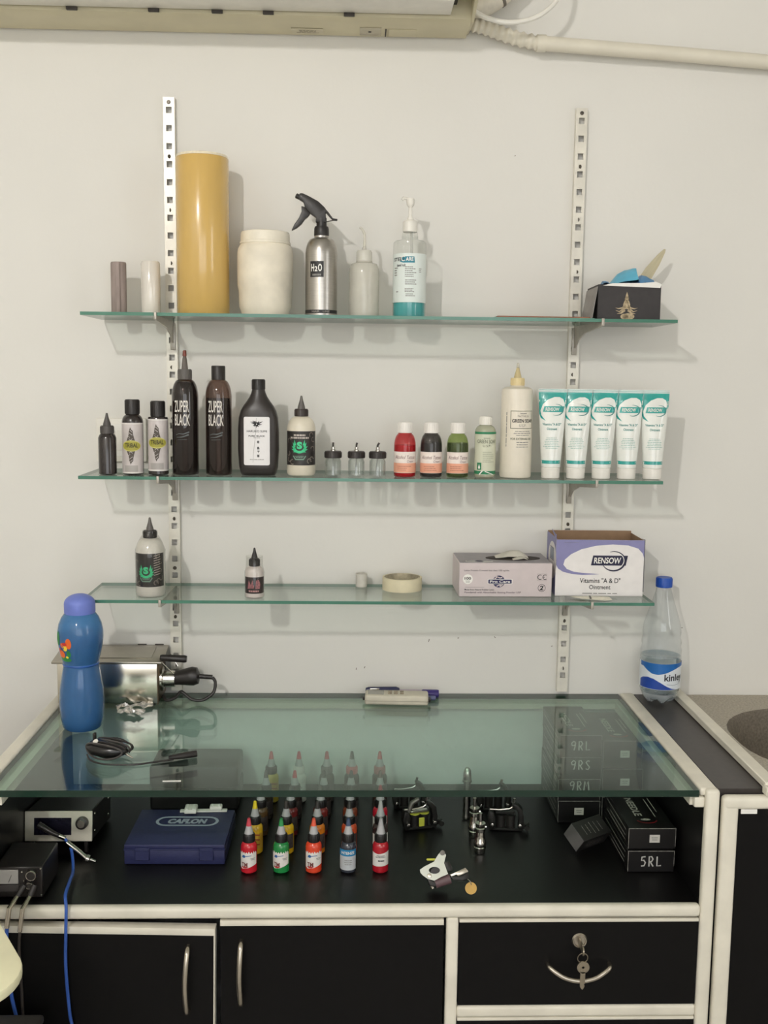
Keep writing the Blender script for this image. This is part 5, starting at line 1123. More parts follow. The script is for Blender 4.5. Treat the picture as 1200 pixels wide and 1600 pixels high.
part('clip', g_box(-0.024, -0.006, -0.0060, -0.0048, 0.000, 0.0045, 0.0006), CHROME(), t)
t = thing('pencil_stub', 'slate blue pen end poking out right of the remote control', 'pen', (0.0950, -0.0480, ZC + 0.0052), -0.05)
part('barrel', xf(g_lathe([(0, -0.03), (0.0045, -0.03), (0.0045, 0.024), (0.0038, 0.026), (0, 0.026)], 14), rot=(0, PI / 2, 0)), mat('slate_blue_plastic', (96, 100, 136), rough=0.4), t)
# white sliver near the front of the glass
t = tag(part('plastic_strip', g_box(-0.0135, 0.0135, -0.0015, 0.0015, 0.0, 0.001), PAPER(), None, loc=(-0.3030, -0.4450, ZC + 0.0002), rot=(0, 0, 0.04)), 'thin white plastic strip near the front edge of the glass', 'strip')

# ================================================================ WATER BOTTLE ON THE SIDE COUNTER
PET = clear('pet_plastic', (249, 251, 252), ior=1.5, rough=0.04, opacity=0.03, body=(235, 238, 240), gloss=1.4)
t = thing('mineral_water_bottle', 'clear mineral water bottle with blue cap beside the sink', 'water bottle', (0.5400, -0.0560, 0.8580), 0.0)
R = 0.0372
part('body', g_lathe([(R - 0.004, 0.020), (R - 0.001, 0.026), (R - 0.0006, 0.032), (R, 0.034), (R, 0.080), (R - 0.0006, 0.082), (R, 0.086), (0.0368, 0.095), (0.0372, 0.100), (0.0352, 0.108), (0.0365, 0.116), (0.0340, 0.126), (0.0352, 0.134), (0.0335, 0.148), (0.0290, 0.164), (0.0225, 0.184), (0.0165, 0.203), (0.0138, 0.213), (0.0128, 0.2175), (0.0128, 0.222)], 40), PET, t)
V, Fc = [], []; seg = 60
for z, rr_, lob in ((0.0, 0.018, 0.40), (0.003, 0.026, 0.28), (0.010, 0.031, 0.16), (0.016, 0.034, 0.07), (0.021, 0.0345, 0.0)):
    for k in range(seg):
        a = 2 * PI * k / seg; q = rr_ * (1 - lob * (0.5 - 0.5 * math.cos(5 * a)) * 0.8); zz = z + (0.007 * (0.5 - 0.5 * math.cos(5 * a)) if z < 0.01 else 0)
        V.append((q * math.sin(a), -q * math.cos(a), zz))
for i in range(4):
    for k in range(seg): Fc.append((i * seg + k, i * seg + (k + 1) % seg, (i + 1) * seg + (k + 1) % seg, (i + 1) * seg + k))
Fc.append(tuple(reversed(range(seg))))
part('petal_base', (V, Fc), clear('pet_base', (244, 248, 250), ior=1.5, rough=0.06, opacity=0.32, body=(230, 234, 238), gloss=1.4), t)
part('water', g_lathe([(0, 0.012), (0.030, 0.012), (R - 0.002, 0.026), (R - 0.002, 0.0885), (0, 0.0885)], 36), clear('still_water', (242, 247, 249), ior=1.2, rough=0.02), t)
part('waterline', g_lathe([(0, 0.0886), (R - 0.0025, 0.0886), (R - 0.0012, 0.0895)], 36), clear('water_surface', (226, 234, 238), ior=1.33, opacity=0.15, body=(170, 186, 196), gloss=1.4), t)
lb = print_on(t, 'label', s_rect(0.150, 0.0490, 0, 0.0560), m_cyl(R + 0.0004), mat('label_ice_white', (226, 232, 238), rough=0.35, noise=0.02), 0.004)
BLU = mat('label_blue', (34, 104, 178), rough=0.35, noise=0.08, scale=60); BLU2 = mat('label_deep_blue', (36, 72, 160), rough=0.35, noise=0.06)
print_on(lb, 'upper_wave', s_poly([(-0.055, 0.0805)] + [(-0.055, 0.072), (-0.046, 0.072), (-0.036, 0.066), (-0.026, 0.0610), (-0.014, 0.0600), (0.0, 0.0635), (0.014, 0.0690), (0.026, 0.0725), (0.036, 0.0735), (0.055, 0.0730), (0.055, 0.0805)]), m_cyl(R + 0.0007), BLU, 0.003)
print_on(lb, 'lower_wave', s_poly([(-0.055, 0.0320), (-0.055, 0.046), (-0.046, 0.0510), (-0.034, 0.0535), (-0.022, 0.0515), (-0.010, 0.0455), (0.002, 0.0385), (0.012, 0.0340), (0.022, 0.0320)]), m_cyl(R + 0.0007), BLU2, 0.003)
print_on(lb, 'lettering', s_text('kinley', 0.0170, 0.0420, 0.02, 0.0180, 0.0530), m_cyl(R + 0.0009), mat('print_graphite', (40, 44, 54), rough=0.5), 0.002)
print_on(lb, 'rule', s_stroke([(0.002, 0.0425), (0.014, 0.0405), (0.026, 0.0410), (0.034, 0.0440)], 0.0008), m_cyl(R + 0.0009), mat('label_grey_line', (150, 160, 170)), 0.002)
part('cap', join([capgeo(0.0146, 0.2195, 0.2360), g_lathe([(0.0146, 0.2180), (0.0150, 0.2185), (0.0150, 0.2215), (0.0146, 0.222)], 30)]), mat('royal_blue_cap', (36, 84, 178), rough=0.4), t)

# ================================================================ INSIDE THE DISPLAY BAY
ZF = ZR
# ink bottles, five columns by five rows
INKLAB = mat('ink_label_white', (232, 228, 222), rough=0.45, noise=0.03)
INK_MESH = {}
def ink_mesh():
    if INK_MESH: return INK_MESH
    r = 0.0128
    INK_MESH['body'] = tomesh('body', *g_lathe([(0, 0), (r - 0.002, 0), (r, 0.002), (r, 0.0420), (r - 0.0008, 0.0455), (r - 0.003, 0.0485), (0.0085, 0.0500), (0, 0.0500)], 28))
    INK_MESH['cap'] = tomesh('cap', *capgeo(0.0094, 0.0495, 0.0625))
    INK_MESH['nozzle'] = tomesh('nozzle', *g_lathe([(0, 0.0622), (0.0072, 0.0622), (0.0068, 0.0640), (0.0042, 0.0750), (0, 0.0750)], 18))
    INK_MESH['tip'] = tomesh('tip', *g_lathe([(0, 0.0748), (0.0043, 0.0748), (0.0030, 0.0830), (0.0024, 0.0865), (0.0012, 0.0875), (0, 0.0875)], 16))
    return INK_MESH
def solo(me, m):
    me2 = me.copy(); me2.materials.clear(); me2.materials.append(m); return me2
CAPB = mat('ink_cap_black', (24, 22, 22), rough=0.4); NZ = mat('nozzle_frost', (176, 174, 176), rough=0.4, noise=0.05)
def ink_bottle(x, y, col, tip, style, label, cap=None, sc=1.0, rz=0.0):
    M_ = ink_mesh(); r = 0.0128
    t = thing('tattoo_ink_bottle', label, 'ink bottle', (x, y, ZF), rz, 'ink bottles set out in rows under the glass'); t.scale = (sc, sc, sc)
    bm_ = mat('ink_%d_%d_%d' % col, col, rough=0.2, noise=0.05, coat=0.4)
    link('body', solo(M_['body'], bm_), None, t); cp = link('cap', solo(M_['cap'], cap or CAPB), None, t)
    link('nozzle', solo(M_['nozzle'], NZ), None, cp); link('nozzle_tip', solo(M_['tip'], mat('tip_%d_%d_%d' % tip, tip, rough=0.45)), None, cp)
    R = r + 0.0002; m1, m2 = m_cyl(R), m_cyl(R + 0.0003)
    if style == 'burst':          # white splash label with a blue dot and red lettering
        top = [(-0.016, 0.0335)]; k = 0
        for i in range(17):
            u = -0.016 + 0.002 * i; top.append((u, 0.0335 + (0.0028 if i % 2 else 0.0) + (0.0012 if i in (3, 9, 13) else 0)))
        lb = print_on(t, 'label', s_poly([(-0.016, 0.0105), (-0.010, 0.0080), (-0.004, 0.0095), (0.001, 0.0105), (0.008, 0.0130), (0.016, 0.0150)] + list(reversed(top))), m1, INKLAB, 0.0015)
        print_on(lb, 'blue_splash', join([s_ell(0.0028, 0.0024, -0.0065, 0.0290), s_stroke([(-0.0035, 0.0295), (0.006, 0.0305)], 0.0010), s_stroke([(-0.010, 0.0275), (-0.006, 0.0290)], 0.0012)]), m2, mat('ink_blue_print', (52, 104, 168), rough=0.5), 0.0015)
        print_on(lb, 'lettering', s_text('TM', 0.0070, 0.0105, 0.03, -0.0055, 0.0155), m2, mat('ink_brown_print', (110, 52, 46), rough=0.5), 0.0015)
        print_on(lb, 'red_base', s_poly([(-0.012, 0.0120), (-0.008, 0.0095), (-0.003, 0.0100), (0.002, 0.0125), (-0.004, 0.0128)]), m2, mat('ink_red_print', (190, 60, 56), rough=0.5), 0.0015)
        print_on(lb, 'small_print', s_lines(0.010, 0.0040, 2, 0.5, 0.0085, 0.0245, 5), m2, GREYINK(), 0.0015)
    elif style == 'plain':        # white label with dark word
        lb = print_on(t, 'label', s_poly([(-0.016, 0.0115), (0.016, 0.0135), (0.016, 0.0360), (-0.004, 0.0325), (-0.016, 0.0345)]), m1, INKLAB, 0.0015)
        print_on(lb, 'small_print', join([s_lines(0.014, 0.0030, 1, 0.8, 0.001, 0.0215, 3), s_lines(0.018, 0.0045, 2, 0.5, 0.000, 0.0285, 4)]), m2, INK(), 0.0015)
    elif style == 'inten':
        lb = print_on(t, 'label', s_rect(0.034, 0.0290, 0, 0.0205), m1, mat('ink_silver_label', (196, 200, 204), rough=0.35, noise=0.1), 0.0015)
        print_on(lb, 'label_band', s_rect(0.034, 0.0105, 0, 0.0345), m2, mat('ink_sky_blue', (40, 130, 180), rough=0.4), 0.0015)
        print_on(lb, 'lettering', s_text('INTENZE', 0.0045, 0.0230, 0.03, 0.001, 0.0345), m_cyl(R + 0.0005), INKLAB, 0.0015)
        print_on(lb, 'small_print', s_lines(0.016, 0.010, 3, 0.35, 0.002, 0.0190, 7), m2, GREYINK(), 0.0015)
    elif style == 'stripe':       # yellow bottle with slanting red marks
        lb = print_on(t, 'label', s_rect(0.034, 0.0260, 0, 0.0230), m1, mat('ink_ochre_label', (190, 150, 50), rough=0.4), 0.0015)
        print_on(lb, 'stripes', join([s_stroke([(-0.010, 0.0335 - k * 0.008), (0.000, 0.0350 - k * 0.008), (0.010, 0.0330 - k * 0.008)], 0.0022) for k in range(3)]), m2, mat('ink_rust_print', (150, 64, 40), rough=0.5), 0.0015)
    else:
        lb = print_on(t, 'label', s_rect(0.034, 0.0250, 0, 0.0225), m1, mat('ink_dark_label', (70, 62, 60), rough=0.45, noise=0.3, scale=200), 0.0015)
    return t
XC = (-0.1970, -0.1462, -0.0950, -0.0405, 0.0108)
col_name = ('first', 'second', 'third', 'fourth', 'fifth')
rows = [
    (-0.3670, [((196, 30, 44), (206, 70, 84), 'burst', 'red'), ((28, 132, 64), (44, 140, 76), 'burst', 'green'), ((224, 70, 40), (226, 92, 66), 'burst', 'orange'), ((52, 56, 66), (62, 78, 106), 'inten', 'blue labelled'), ((176, 26, 40), (170, 168, 170), 'plain', 'crimson')]),
    (-0.3000, [((216, 172, 40), (236, 206, 40), 'stripe', 'yellow'), ((226, 180, 32), (60, 54, 50), 'dark', 'golden yellow'), ((226, 128, 30), (54, 50, 48), 'dark', 'amber'), ((222, 84, 40), (50, 48, 46), 'dark', 'bright orange'), ((70, 56, 56), (176, 174, 174), 'plain', 'dark')]),
    (-0.2330, [((88, 66, 40), (56, 50, 46), 'dark', 'brown'), ((112, 36, 36), (64, 58, 56), 'dark', 'maroon'), ((120, 40, 36), (70, 62, 58), 'dark', 'maroon'), ((130, 60, 36), (58, 54, 50), 'dark', 'rust'), ((196, 30, 50), (176, 40, 60), 'plain', 'red')]),
    (-0.1660, [((60, 52, 46), (60, 54, 50), 'dark', 'dark'), ((58, 46, 44), (200, 60, 72), 'dark', 'dark red tipped'), ((60, 50, 46), (66, 60, 58), 'dark', 'dark'), ((58, 52, 50), (60, 56, 54), 'dark', 'dark'), ((72, 48, 44), (96, 70, 66), 'dark', 'dark')]),
    (-0.0900, [((196, 170, 60), (196, 64, 70), 'stripe', 'mustard red tipped'), ((214, 210, 204), (204, 62, 74), 'plain', 'white red tipped'), ((84, 78, 72), (190, 60, 70), 'dark', 'grey red tipped'), ((66, 62, 58), (74, 68, 64), 'dark', 'salmon capped'), ((72, 64, 58), (196, 70, 70), 'dark', 'pink tipped')]),
]
row_name = ('front row', 'second row', 'third row', 'fourth row', 'back row')
for ri, (yy, items) in enumerate(rows):
    for ci, (c, tp_, sty, word) in enumerate(items):
        cap = None
        if ri == 4: cap = {1: mat('ink_cap_white', (220, 214, 208), rough=0.4), 2: mat('ink_cap_grey', (120, 114, 110), rough=0.4), 3: mat('ink_cap_salmon', (206, 104, 104), rough=0.4), 4: mat('ink_cap_rose', (176, 110, 106), rough=0.4)}.get(ci)
        ink_bottle(XC[ci] + 0.0035 * ri * (1 if ci < 3 else 0.4), yy, c, tp_, sty, '%s ink bottle, %s from the left in the %s under the glass' % (word, col_name[ci], row_name[ri]), cap, 1.0 if ri < 4 else 1.08, random.uniform(-0.15, 0.1))

# blue plastic case
cs = thing('blue_case', 'navy blue plastic case lettered CAFLON in the display bay', 'case', (-0.3170, -0.2770, ZF + 0.0004), -0.01)
NB = mat('navy_case', (40, 44, 84), rough=0.5, noise=0.10, scale=160, bump=0.08, bscale=400)
hw, hd, ch = 0.0800, 0.0690, 0.0330
part('base', g_box(-hw, hw, -hd, hd, 0.0, 0.0240, 0.0015, 2), NB, cs)
lid = part('lid', g_box(-hw, hw, -hd, hd, 0.0248, ch, 0.0015, 2), NB, cs)
part('rim', g_box(-hw - 0.0010, hw + 0.0010, -hd - 0.0010, hd + 0.001, 0.0232, 0.0256, 0.0006, 1), NB, cs)
for sx in (-1, 1):
    lt = part('latch', g_box(sx * 0.051 - 0.0115, sx * 0.051 + 0.0115, -hd - 0.0035, -hd - 0.0002, 0.0075, 0.0285, 0.0010, 1), NB, cs)
    part('latch_bar', g_box(sx * 0.051 - 0.0105, sx * 0.051 + 0.0105, -hd - 0.0048, -hd - 0.0030, 0.0235, 0.0265, 0.0005, 1), NB, lt)
SLV = mat('print_silver', (168, 176, 192), rough=0.45)
cap_pts = [(0.0335 + 0.0165 * math.cos(a), 0.0165 * math.sin(a)) for a in [-PI / 2 + PI * k / 10 for k in range(11)]] + [(-0.0335 + 0.0165 * math.cos(a), 0.0165 * math.sin(a)) for a in [PI / 2 + PI * k / 10 for k in range(11)]]
print_on(lid, 'badge_ring', s_move(s_stroke(cap_pts, 0.0050, True), 0.0060, 0.0200), m_top(ch + 0.0003), SLV)
print_on(lid, 'lettering', s_text('CAFLON', 0.0190, 0.0640, 0.06, 0.0060, 0.0200, 0.12), m_top(ch + 0.0003), SLV)
# white plastic clasps lying on the blue case
cl = thing('white_clasps', 'two white plastic buckles on a strap at the back of the blue case', 'buckles', (-0.2890, -0.2190, ZF + ch + 0.0006), 0.03)
part('strap', g_box(-0.040, 0.040, -0.003, 0.007, 0.0, 0.003, 0.0008, 1), WHITE(), cl)
for dx in (-0.0210, 0.0210):
    bk = part('buckle', g_box(dx - 0.0105, dx + 0.0105, -0.016 if dx < 0 else -0.004, 0.010, 0.0030, 0.0110, 0.0022, 2), WHITE(), cl)
    for q in (-0.0055, 0.0055): part('prong', g_box(dx + q - 0.002, dx + q + 0.002, -0.017 if dx < 0 else -0.005, 0.004, 0.0105, 0.0130, 0.0007, 1), PAPER(), bk)
# black case at the back
t = thing('black_case', 'black rounded case standing behind the blue case', 'case', (-0.3180, -0.0900, ZF + 0.0004))
part('body', g_box(-0.0790, 0.0790, -0.0480, 0.0480, 0.0, 0.0400, 0.006, 3), mat('case_black', (34, 32, 32), rough=0.4), t)
part('lid', g_box(-0.0790, 0.0790, -0.0480, 0.0480, 0.0412, 0.0830, 0.006, 3), mat('case_black', (34, 32, 32)), t)
part('handle', g_tube(spline([(-0.025, -0.048, 0.041), (-0.022, -0.060, 0.041), (0.022, -0.060, 0.041), (0.025, -0.048, 0.041)], 6), 0.003, 8), BLACK(), t)

# power supplies
PS = mat('supply_black', (32, 28, 27), rough=0.35, noise=0.15)
t = thing('power_supply', 'black power supply with silver face, dark display and knob', 'power supply', (-0.5130, -0.2350, ZF + 0.0004), 0.0)
tilt = 0.13
def tl(g): return xf(g, loc=(0, -0.07, 0.020), rot=(-tilt, 0, 0))
part('housing', tl(g_box(-0.0520, 0.0540, 0.0, 0.135, 0.0, 0.0500, 0.0015, 1)), PS, t)
fc = part('face_plate', tl(g_box(-0.0535, 0.0555, -0.003, 0.0, 0.001, 0.0500, 0.0008, 1)), mat('face_silver', (216, 210, 194), rough=0.35, metal=0.2, noise=0.05), t)
part('display', tl(g_box(-0.038, 0.022, -0.0038, -0.0030, 0.0115, 0.0395)), mat('display_dark', (28, 26, 38), rough=0.12), fc)
part('knob', tl(xf(g_lathe([(0, 0), (0.0100, 0), (0.0095, 0.009), (0.0072, 0.010), (0, 0.010)], 24), loc=(0.0400, -0.003, 0.0320), rot=(PI / 2, 0, 0))), BLACK(), fc)
part('knob_disc', tl(xf(g_lathe([(0, 0.010), (0.0068, 0.010), (0.0062, 0.0112), (0, 0.0112)], 24), loc=(0.0400, -0.003, 0.0320), rot=(PI / 2, 0, 0))), CHROME(), fc)
part('stand', join([g_box(-0.045, -0.039, -0.068, -0.060, 0.0, 0.0225, 0.001, 1), g_box(0.041, 0.047, -0.068, -0.060, 0.0, 0.0225, 0.001, 1), g_box(-0.045, -0.039, 0.048, 0.056, 0.0, 0.004), g_box(0.041, 0.047, 0.048, 0.056, 0.0, 0.004)]), PS, t)
for z_, y_ in ((0.012, 0.02), (0.040, 0.02), (0.012, 0.115), (0.040, 0.115)): part('screw', tl(xf(g_lathe([(0, 0), (0.0024, 0), (0.0016, 0.0012), (0, 0.0014)], 10), loc=(0.054, y_, z_), rot=(0, PI / 2, 0))), CHROME(), t)
t = thing('power_supply', 'black power supply with analog meter and two knobs, bottom left', 'power supply', (-0.5310, -0.3900, ZF + 0.0004), 0.0)
part('housing', g_box(-0.0330, 0.0370, -0.066, 0.018, 0.002, 0.0500, 0.0015, 1), PS, t)
mt = part('meter', g_box(-0.0270, 0.0020, -0.0680, -0.0655, 0.0240, 0.0460, 0.0008, 1), mat('meter_face', (150, 148, 144), rough=0.2), t)
part('meter_needle', xf(g_box(-0.0003, 0.0003, -0.0004, 0, 0, 0.012), loc=(-0.0125, -0.0682, 0.0270), rot=(0, 0.4, 0)), INK(), mt)
part('meter_panel', g_box(-0.0270, 0.0020, -0.0674, -0.0655, 0.0120, 0.0225, 0.0004, 1), mat('meter_panel', (60, 56, 56), rough=0.4), t)
for x_, z_, r_ in ((0.0225, 0.0400, 0.0085), (0.0195, 0.0245, 0.0058)):
    kn = part('knob', xf(g_lathe([(0, 0), (r_, 0), (r_ * 0.92, 0.008), (0, 0.008)], 22), loc=(x_, -0.066, z_), rot=(PI / 2, 0, 0)), BLACK(), t)
    part('knob_rim', xf(g_lathe([(r_ * 0.78, 0.008), (r_ * 0.95, 0.008), (r_ * 0.88, 0.0092), (r_ * 0.74, 0.0092), (r_ * 0.78, 0.008)], 22), loc=(x_, -0.066, z_), rot=(PI / 2, 0, 0)), CHROME(), kn)
for x_ in (0.0075, 0.0105):
    part('terminal', xf(g_lathe([(0, 0), (0.002, 0), (0.0014, 0.002), (0, 0.002)], 10), loc=(x_, -0.066, 0.043 if x_ < 0.009 else 0.029), rot=(PI / 2, 0, 0)), CHROME(), t)
for x_, z_ in ((0.0345, 0.047), (0.0345, 0.006)): part('screw', xf(g_lathe([(0, 0), (0.0018, 0), (0.0012, 0.001), (0, 0.0012)], 10), loc=(x_, -0.066, z_), rot=(PI / 2, 0, 0)), CHROME(), t)
# cords
BLC = mat('blue_cord', (52, 92, 176), rough=0.4, noise=0.08); BKC = mat('black_cord', (52, 46, 42), rough=0.5)
t = thing('clip_cord', 'blue cord running from the silver faced supply over the rail', 'cord', (-0.4900, -0.3150, ZF + 0.0450))
part('cord', g_tube(spline([(-0.004, -0.022, -0.004), (0.010, -0.035, -0.016), (0.022, -0.070, -0.034), (0.030, -0.120, -0.028), (0.036, -0.165, -0.026), (0.0405, -0.1795, -0.040), (0.0395, -0.181, -0.075), (0.038, -0.181, -0.130), (0.042, -0.182, -0.200), (0.045, -0.182, -0.230), (0.040, -0.184, -0.300), (0.046, -0.190, -0.45), (0.052, -0.200, -0.7165)], 10), 0.0024, 10), BLC, t)
pl = part('plug', g_tube([(-0.046, -0.0165, 0.016), (-0.024, -0.0195, 0.004), (-0.012, -0.021, -0.001)], 0.0052, 12, rfun=lambda s: 1.0 - 0.35 * s), BLACK(), t)
part('plug_sleeve', g_tube([(-0.012, -0.021, -0.001), (-0.002, -0.022, -0.005)], 0.0036, 12), CHROME(), pl)
part('jack', join([g_tube([(0.002, -0.030, -0.008), (0.024, -0.036, -0.022), (0.034, -0.038, -0.030)], 0.0040, 12), xf(g_lathe([(0, 0), (0.006, 0.002), (0.006, 0.007), (0.0025, 0.009), (0.002, 0.018), (0, 0.019)], 14), loc=(0.032, -0.038, -0.029), rot=(0, 2.0, 0.1))]), CHROME(), pl)
t = thing('clip_cord', 'blue cord with steel sleeve hanging below the meter supply', 'cord', (-0.5300, -0.4600, ZF))
part('cord', g_tube(spline([(-0.006, -0.0330, -0.022), (-0.0075, -0.0330, -0.050), (-0.0060, -0.0330, -0.085), (-0.003, -0.033, -0.130), (0.004, -0.033, -0.170), (0.008, -0.034, -0.200), (0.010, -0.034, -0.45), (0.010, -0.034, -0.671)], 8), 0.0027, 10), BLC, t)
part('sleeve', g_tube([(0.004, -0.0110, 0.013), (-0.002, -0.0330, 0.005), (-0.006, -0.0340, -0.024)], 0.0036, 12), STEEL, t)
part('plug', g_tube([(0.012, -0.004, 0.026), (0.004, -0.0110, 0.013)], 0.0046, 12), BLACK(), t)
t = thing('clip_cord', 'black cord with steel sleeve hanging beside the blue cord', 'cord', (-0.5110, -0.4600, ZF))
part('cord', g_tube(spline([(-0.0065, -0.0330, -0.028), (-0.0085, -0.0330, -0.060), (-0.0080, -0.0300, -0.120), (-0.006, -0.033, -0.180), (-0.003, -0.030, -0.30), (0.0, -0.034, -0.671)], 8), 0.0022, 10), BKC, t)
part('sleeve', g_tube([(0.003, -0.0110, 0.013), (-0.002, -0.0330, 0.004), (-0.0065, -0.0340, -0.030)], 0.0034, 12), STEEL, t)
part('plug', g_tube([(0.008, -0.004, 0.026), (0.003, -0.0110, 0.013)], 0.0046, 12), BLACK(), t)

# tattoo machines
DKM = mat('gunmetal', (46, 44, 42), rough=0.38, metal=0.6, noise=0.15); GYM = mat('grey_frame', (104, 100, 94), rough=0.4, metal=0.5)
YEL = mat('lime_yellow', (206, 206, 76), rough=0.45)
def machine(loc, rotz, frame, accents, label):
    t = thing('tattoo_machine', label, 'tattoo machine', loc, rotz, 'tattoo machines in the display bay')
    part('frame', join([g_box(-0.030, 0.026, -0.008, 0.008, 0.0, 0.0045, 0.001, 1), g_prism([(-0.030, 0.0), (-0.022, 0.0), (-0.020, 0.020), (-0.024, 0.032), (-0.031, 0.034), (-0.034, 0.020)], -0.008, 0.008, 0.001),
                       g_prism([(0.018, 0.0), (0.027, 0.0), (0.029, 0.020), (0.026, 0.038), (0.018, 0.046), (0.010, 0.049), (0.008, 0.045), (0.017, 0.036), (0.020, 0.020)], -0.008, 0.008, 0.001)]), frame, t)
    for dx in (-0.011, 0.006):
        c = part('coil', g_lathe([(0, 0.0046), (0.0085, 0.0046), (0.0085, 0.0066), (0.0076, 0.0068), (0.0076, 0.0240), (0.0085, 0.0242), (0.0085, 0.0262), (0, 0.0262)], 20), BLACK(), t, loc=(dx, 0, 0))
        part('coil_washer', g_lathe([(0.0, 0.0264), (0.0088, 0.0264), (0.0088, 0.0276), (0, 0.0276)], 20), YEL if accents else DKM, c)
    part('armature', g_box(-0.020, 0.012, -0.0045, 0.0045, 0.0290, 0.0330, 0.0006, 1), CHROME() if accents else DKM, t)
    part('spring', g_tube([(-0.030, 0, 0.035), (-0.014, 0, 0.0345), (0.004, 0, 0.037), (0.010, 0, 0.041)], 0.0016, 8), CHROME(), t)
    part('contact_screw', g_tube([(0.010, 0, 0.040), (0.012, 0, 0.056)], 0.0022, 10), CHROME(), t)
    part('tube_vise', join([g_box(0.026, 0.038, -0.007, 0.007, 0.004, 0.014, 0.001, 1), xf(g_lathe([(0, 0), (0.0045, 0), (0.0045, 0.008), (0, 0.008)], 14), loc=(0.034, -0.007, 0.009), rot=(PI / 2, 0, 0))]), frame, t)
    for dx in (-0.026, 0.022): part('binding_post', xf(g_lathe([(0, 0), (0.0030, 0), (0.0030, 0.006), (0, 0.007)], 12), loc=(dx, -0.008, 0.012), rot=(PI / 2, 0, 0)), CHROME(), t)
    if accents:
        part('grip_band', g_box(-0.006, 0.004, -0.0105, -0.0085, 0.006, 0.022, 0.001, 1), YEL, t)
        part('rear_post', g_tube([(-0.022, 0, 0.030), (-0.016, 0, 0.046), (-0.004, 0, 0.052)], 0.0042, 12), GYM, t)
    return t
machine((0.0850, -0.2080, ZF + 0.0004), 0.25, DKM, True, 'dark tattoo machine with lime yellow washers behind the silver one')
machine((0.0720, -0.1200, ZF + 0.0004), 0.10, DKM, False, 'dark tattoo machine at the back, right of the ink bottles')
machine((0.2350, -0.2150, ZF + 0.0004), -0.10, DKM, False, 'black tattoo machine right of the chrome grips, nearer the front')
machine((0.2250, -0.1300, ZF + 0.0004), 0.05, DKM, False, 'black tattoo machine behind another one, right of the chrome grips')
# silver sided machine leaning at the front
t = thing('tattoo_machine', 'tattoo machine with bright side plate and brass disc near the rail', 'tattoo machine', (0.1000, -0.4390, ZF + 0.0060), 0.0, 'tattoo machines in the display bay')
def pq(pts): return [((x - 500) * 0.000098, (650 - y) * 0.000098 + 0.002) for x, y in pts]
def lean(g): return xf(g, loc=(0, 0.0, 0), rot=(-0.42, 0, 0))
SP = mat('pale_steel_plate', (190, 192, 180), rough=0.38, metal=0.4, noise=0.06)
plate = pq([(180, 390), (250, 345), (400, 272), (470, 165), (510, 125), (560, 130), (590, 175), (556, 290), (615, 455), (500, 500), (400, 552), (300, 525), (225, 475), (188, 435)])
hole = [((405 - 500) * 0.000098 + 0.0086 * math.cos(a), (650 - 400) * 0.000098 + 0.002 + 0.0050 * math.sin(a)) for a in [2 * PI * k / 20 for k in range(20)]]
def plate_with_hole(poly, hl, y0, y1):
    o = [Vector((p[0], p[1], 0)) for p in poly]; h_ = [Vector((p[0], p[1], 0)) for p in hl]
    tris = tessellate_polygon([o, h_]); A = o + h_; n = len(A)
    V = [(p.x, y0, p.y) for p in A] + [(p.x, y1, p.y) for p in A]
    Fc = [tuple(q) for q in tris] + [tuple(reversed([i + n for i in q])) for q in tris]
    a = len(o)
    Fc += [(i, (i + 1) % a, n + (i + 1) % a, n + i) for i in range(a)] + [(a + i, a + (i + 1) % len(h_), n + a + (i + 1) % len(h_), n + a + i) for i in range(len(h_))]
    return V, Fc
part('side_plate', lean(plate_with_hole(plate, hole, -0.012, -0.009)), SP, t, smooth=False)
part('screw', lean(xf(g_lathe([(0, 0), (0.0036, 0), (0.0028, 0.0014), (0, 0.0018)], 14), loc=((325 - 500) * 0.000098, -0.012, (650 - 480) * 0.000098 + 0.002), rot=(PI / 2, 0, 0))), STEEL, t)
part('screw', lean(xf(g_lathe([(0, 0), (0.0040, 0), (0.0036, 0.003), (0, 0.0034)], 14), loc=((535 - 500) * 0.000098, -0.012, (650 - 140) * 0.000098 + 0.002), rot=(PI / 2, 0, 0))), GYM, t)
part('frame', lean(join([g_prism(pq([(300, 530), (400, 560), (620, 470), (650, 540), (520, 640), (340, 640)]), -0.008, 0.012, 0.001), g_prism(pq([(560, 280), (640, 270), (690, 370), (690, 410), (600, 420)]), -0.008, 0.006, 0.001)])), DKM, t)
part('coil', lean(xf(g_lathe([(0, 0), (0.0085, 0), (0.0085, 0.020), (0, 0.020)], 20), loc=((430 - 500) * 0.000098, 0.010, (650 - 420) * 0.000098), rot=(PI / 2, 0, 0))), BLACK(), t)
part('coil', lean(xf(g_lathe([(0, 0), (0.0075, 0), (0.0075, 0.024), (0, 0.024)], 20), loc=((420 - 500) * 0.000098, -0.004, (650 - 575) * 0.000098), rot=(0, PI / 2 - 0.3, 0))), mat('plum_coil', (96, 74, 78), rough=0.4), t)
part('armature_arm', lean(g_prism(pq([(650, 465), (780, 410), (890, 362), (925, 405), (930, 425), (820, 470), (770, 485), (745, 465), (665, 495)]), -0.012, -0.004, 0.0006)), STEEL, t)
part('tube_vise', lean(g_prism(pq([(660, 500), (790, 490), (850, 480), (930, 430), (950, 520), (860, 555), (700, 545)]), -0.008, 0.004, 0.0006)), DKM, t)
part('yellow_tab', lean(g_box((288 - 500) * 0.000098, (440 - 500) * 0.000098, -0.009, -0.003, (650 - 258) * 0.000098 + 0.002, (650 - 225) * 0.000098 + 0.002, 0.001, 1)), YEL, t)
part('brass_disc', xf(g_lathe([(0, 0), (0.0088, 0), (0.0088, 0.0018), (0, 0.0018)], 28), loc=((955 - 500) * 0.000098, -0.018, 0.0095), rot=(PI / 2 - 0.35, 0, 0)), mat('brass', (168, 134, 70), rough=0.4, metal=0.5), t)
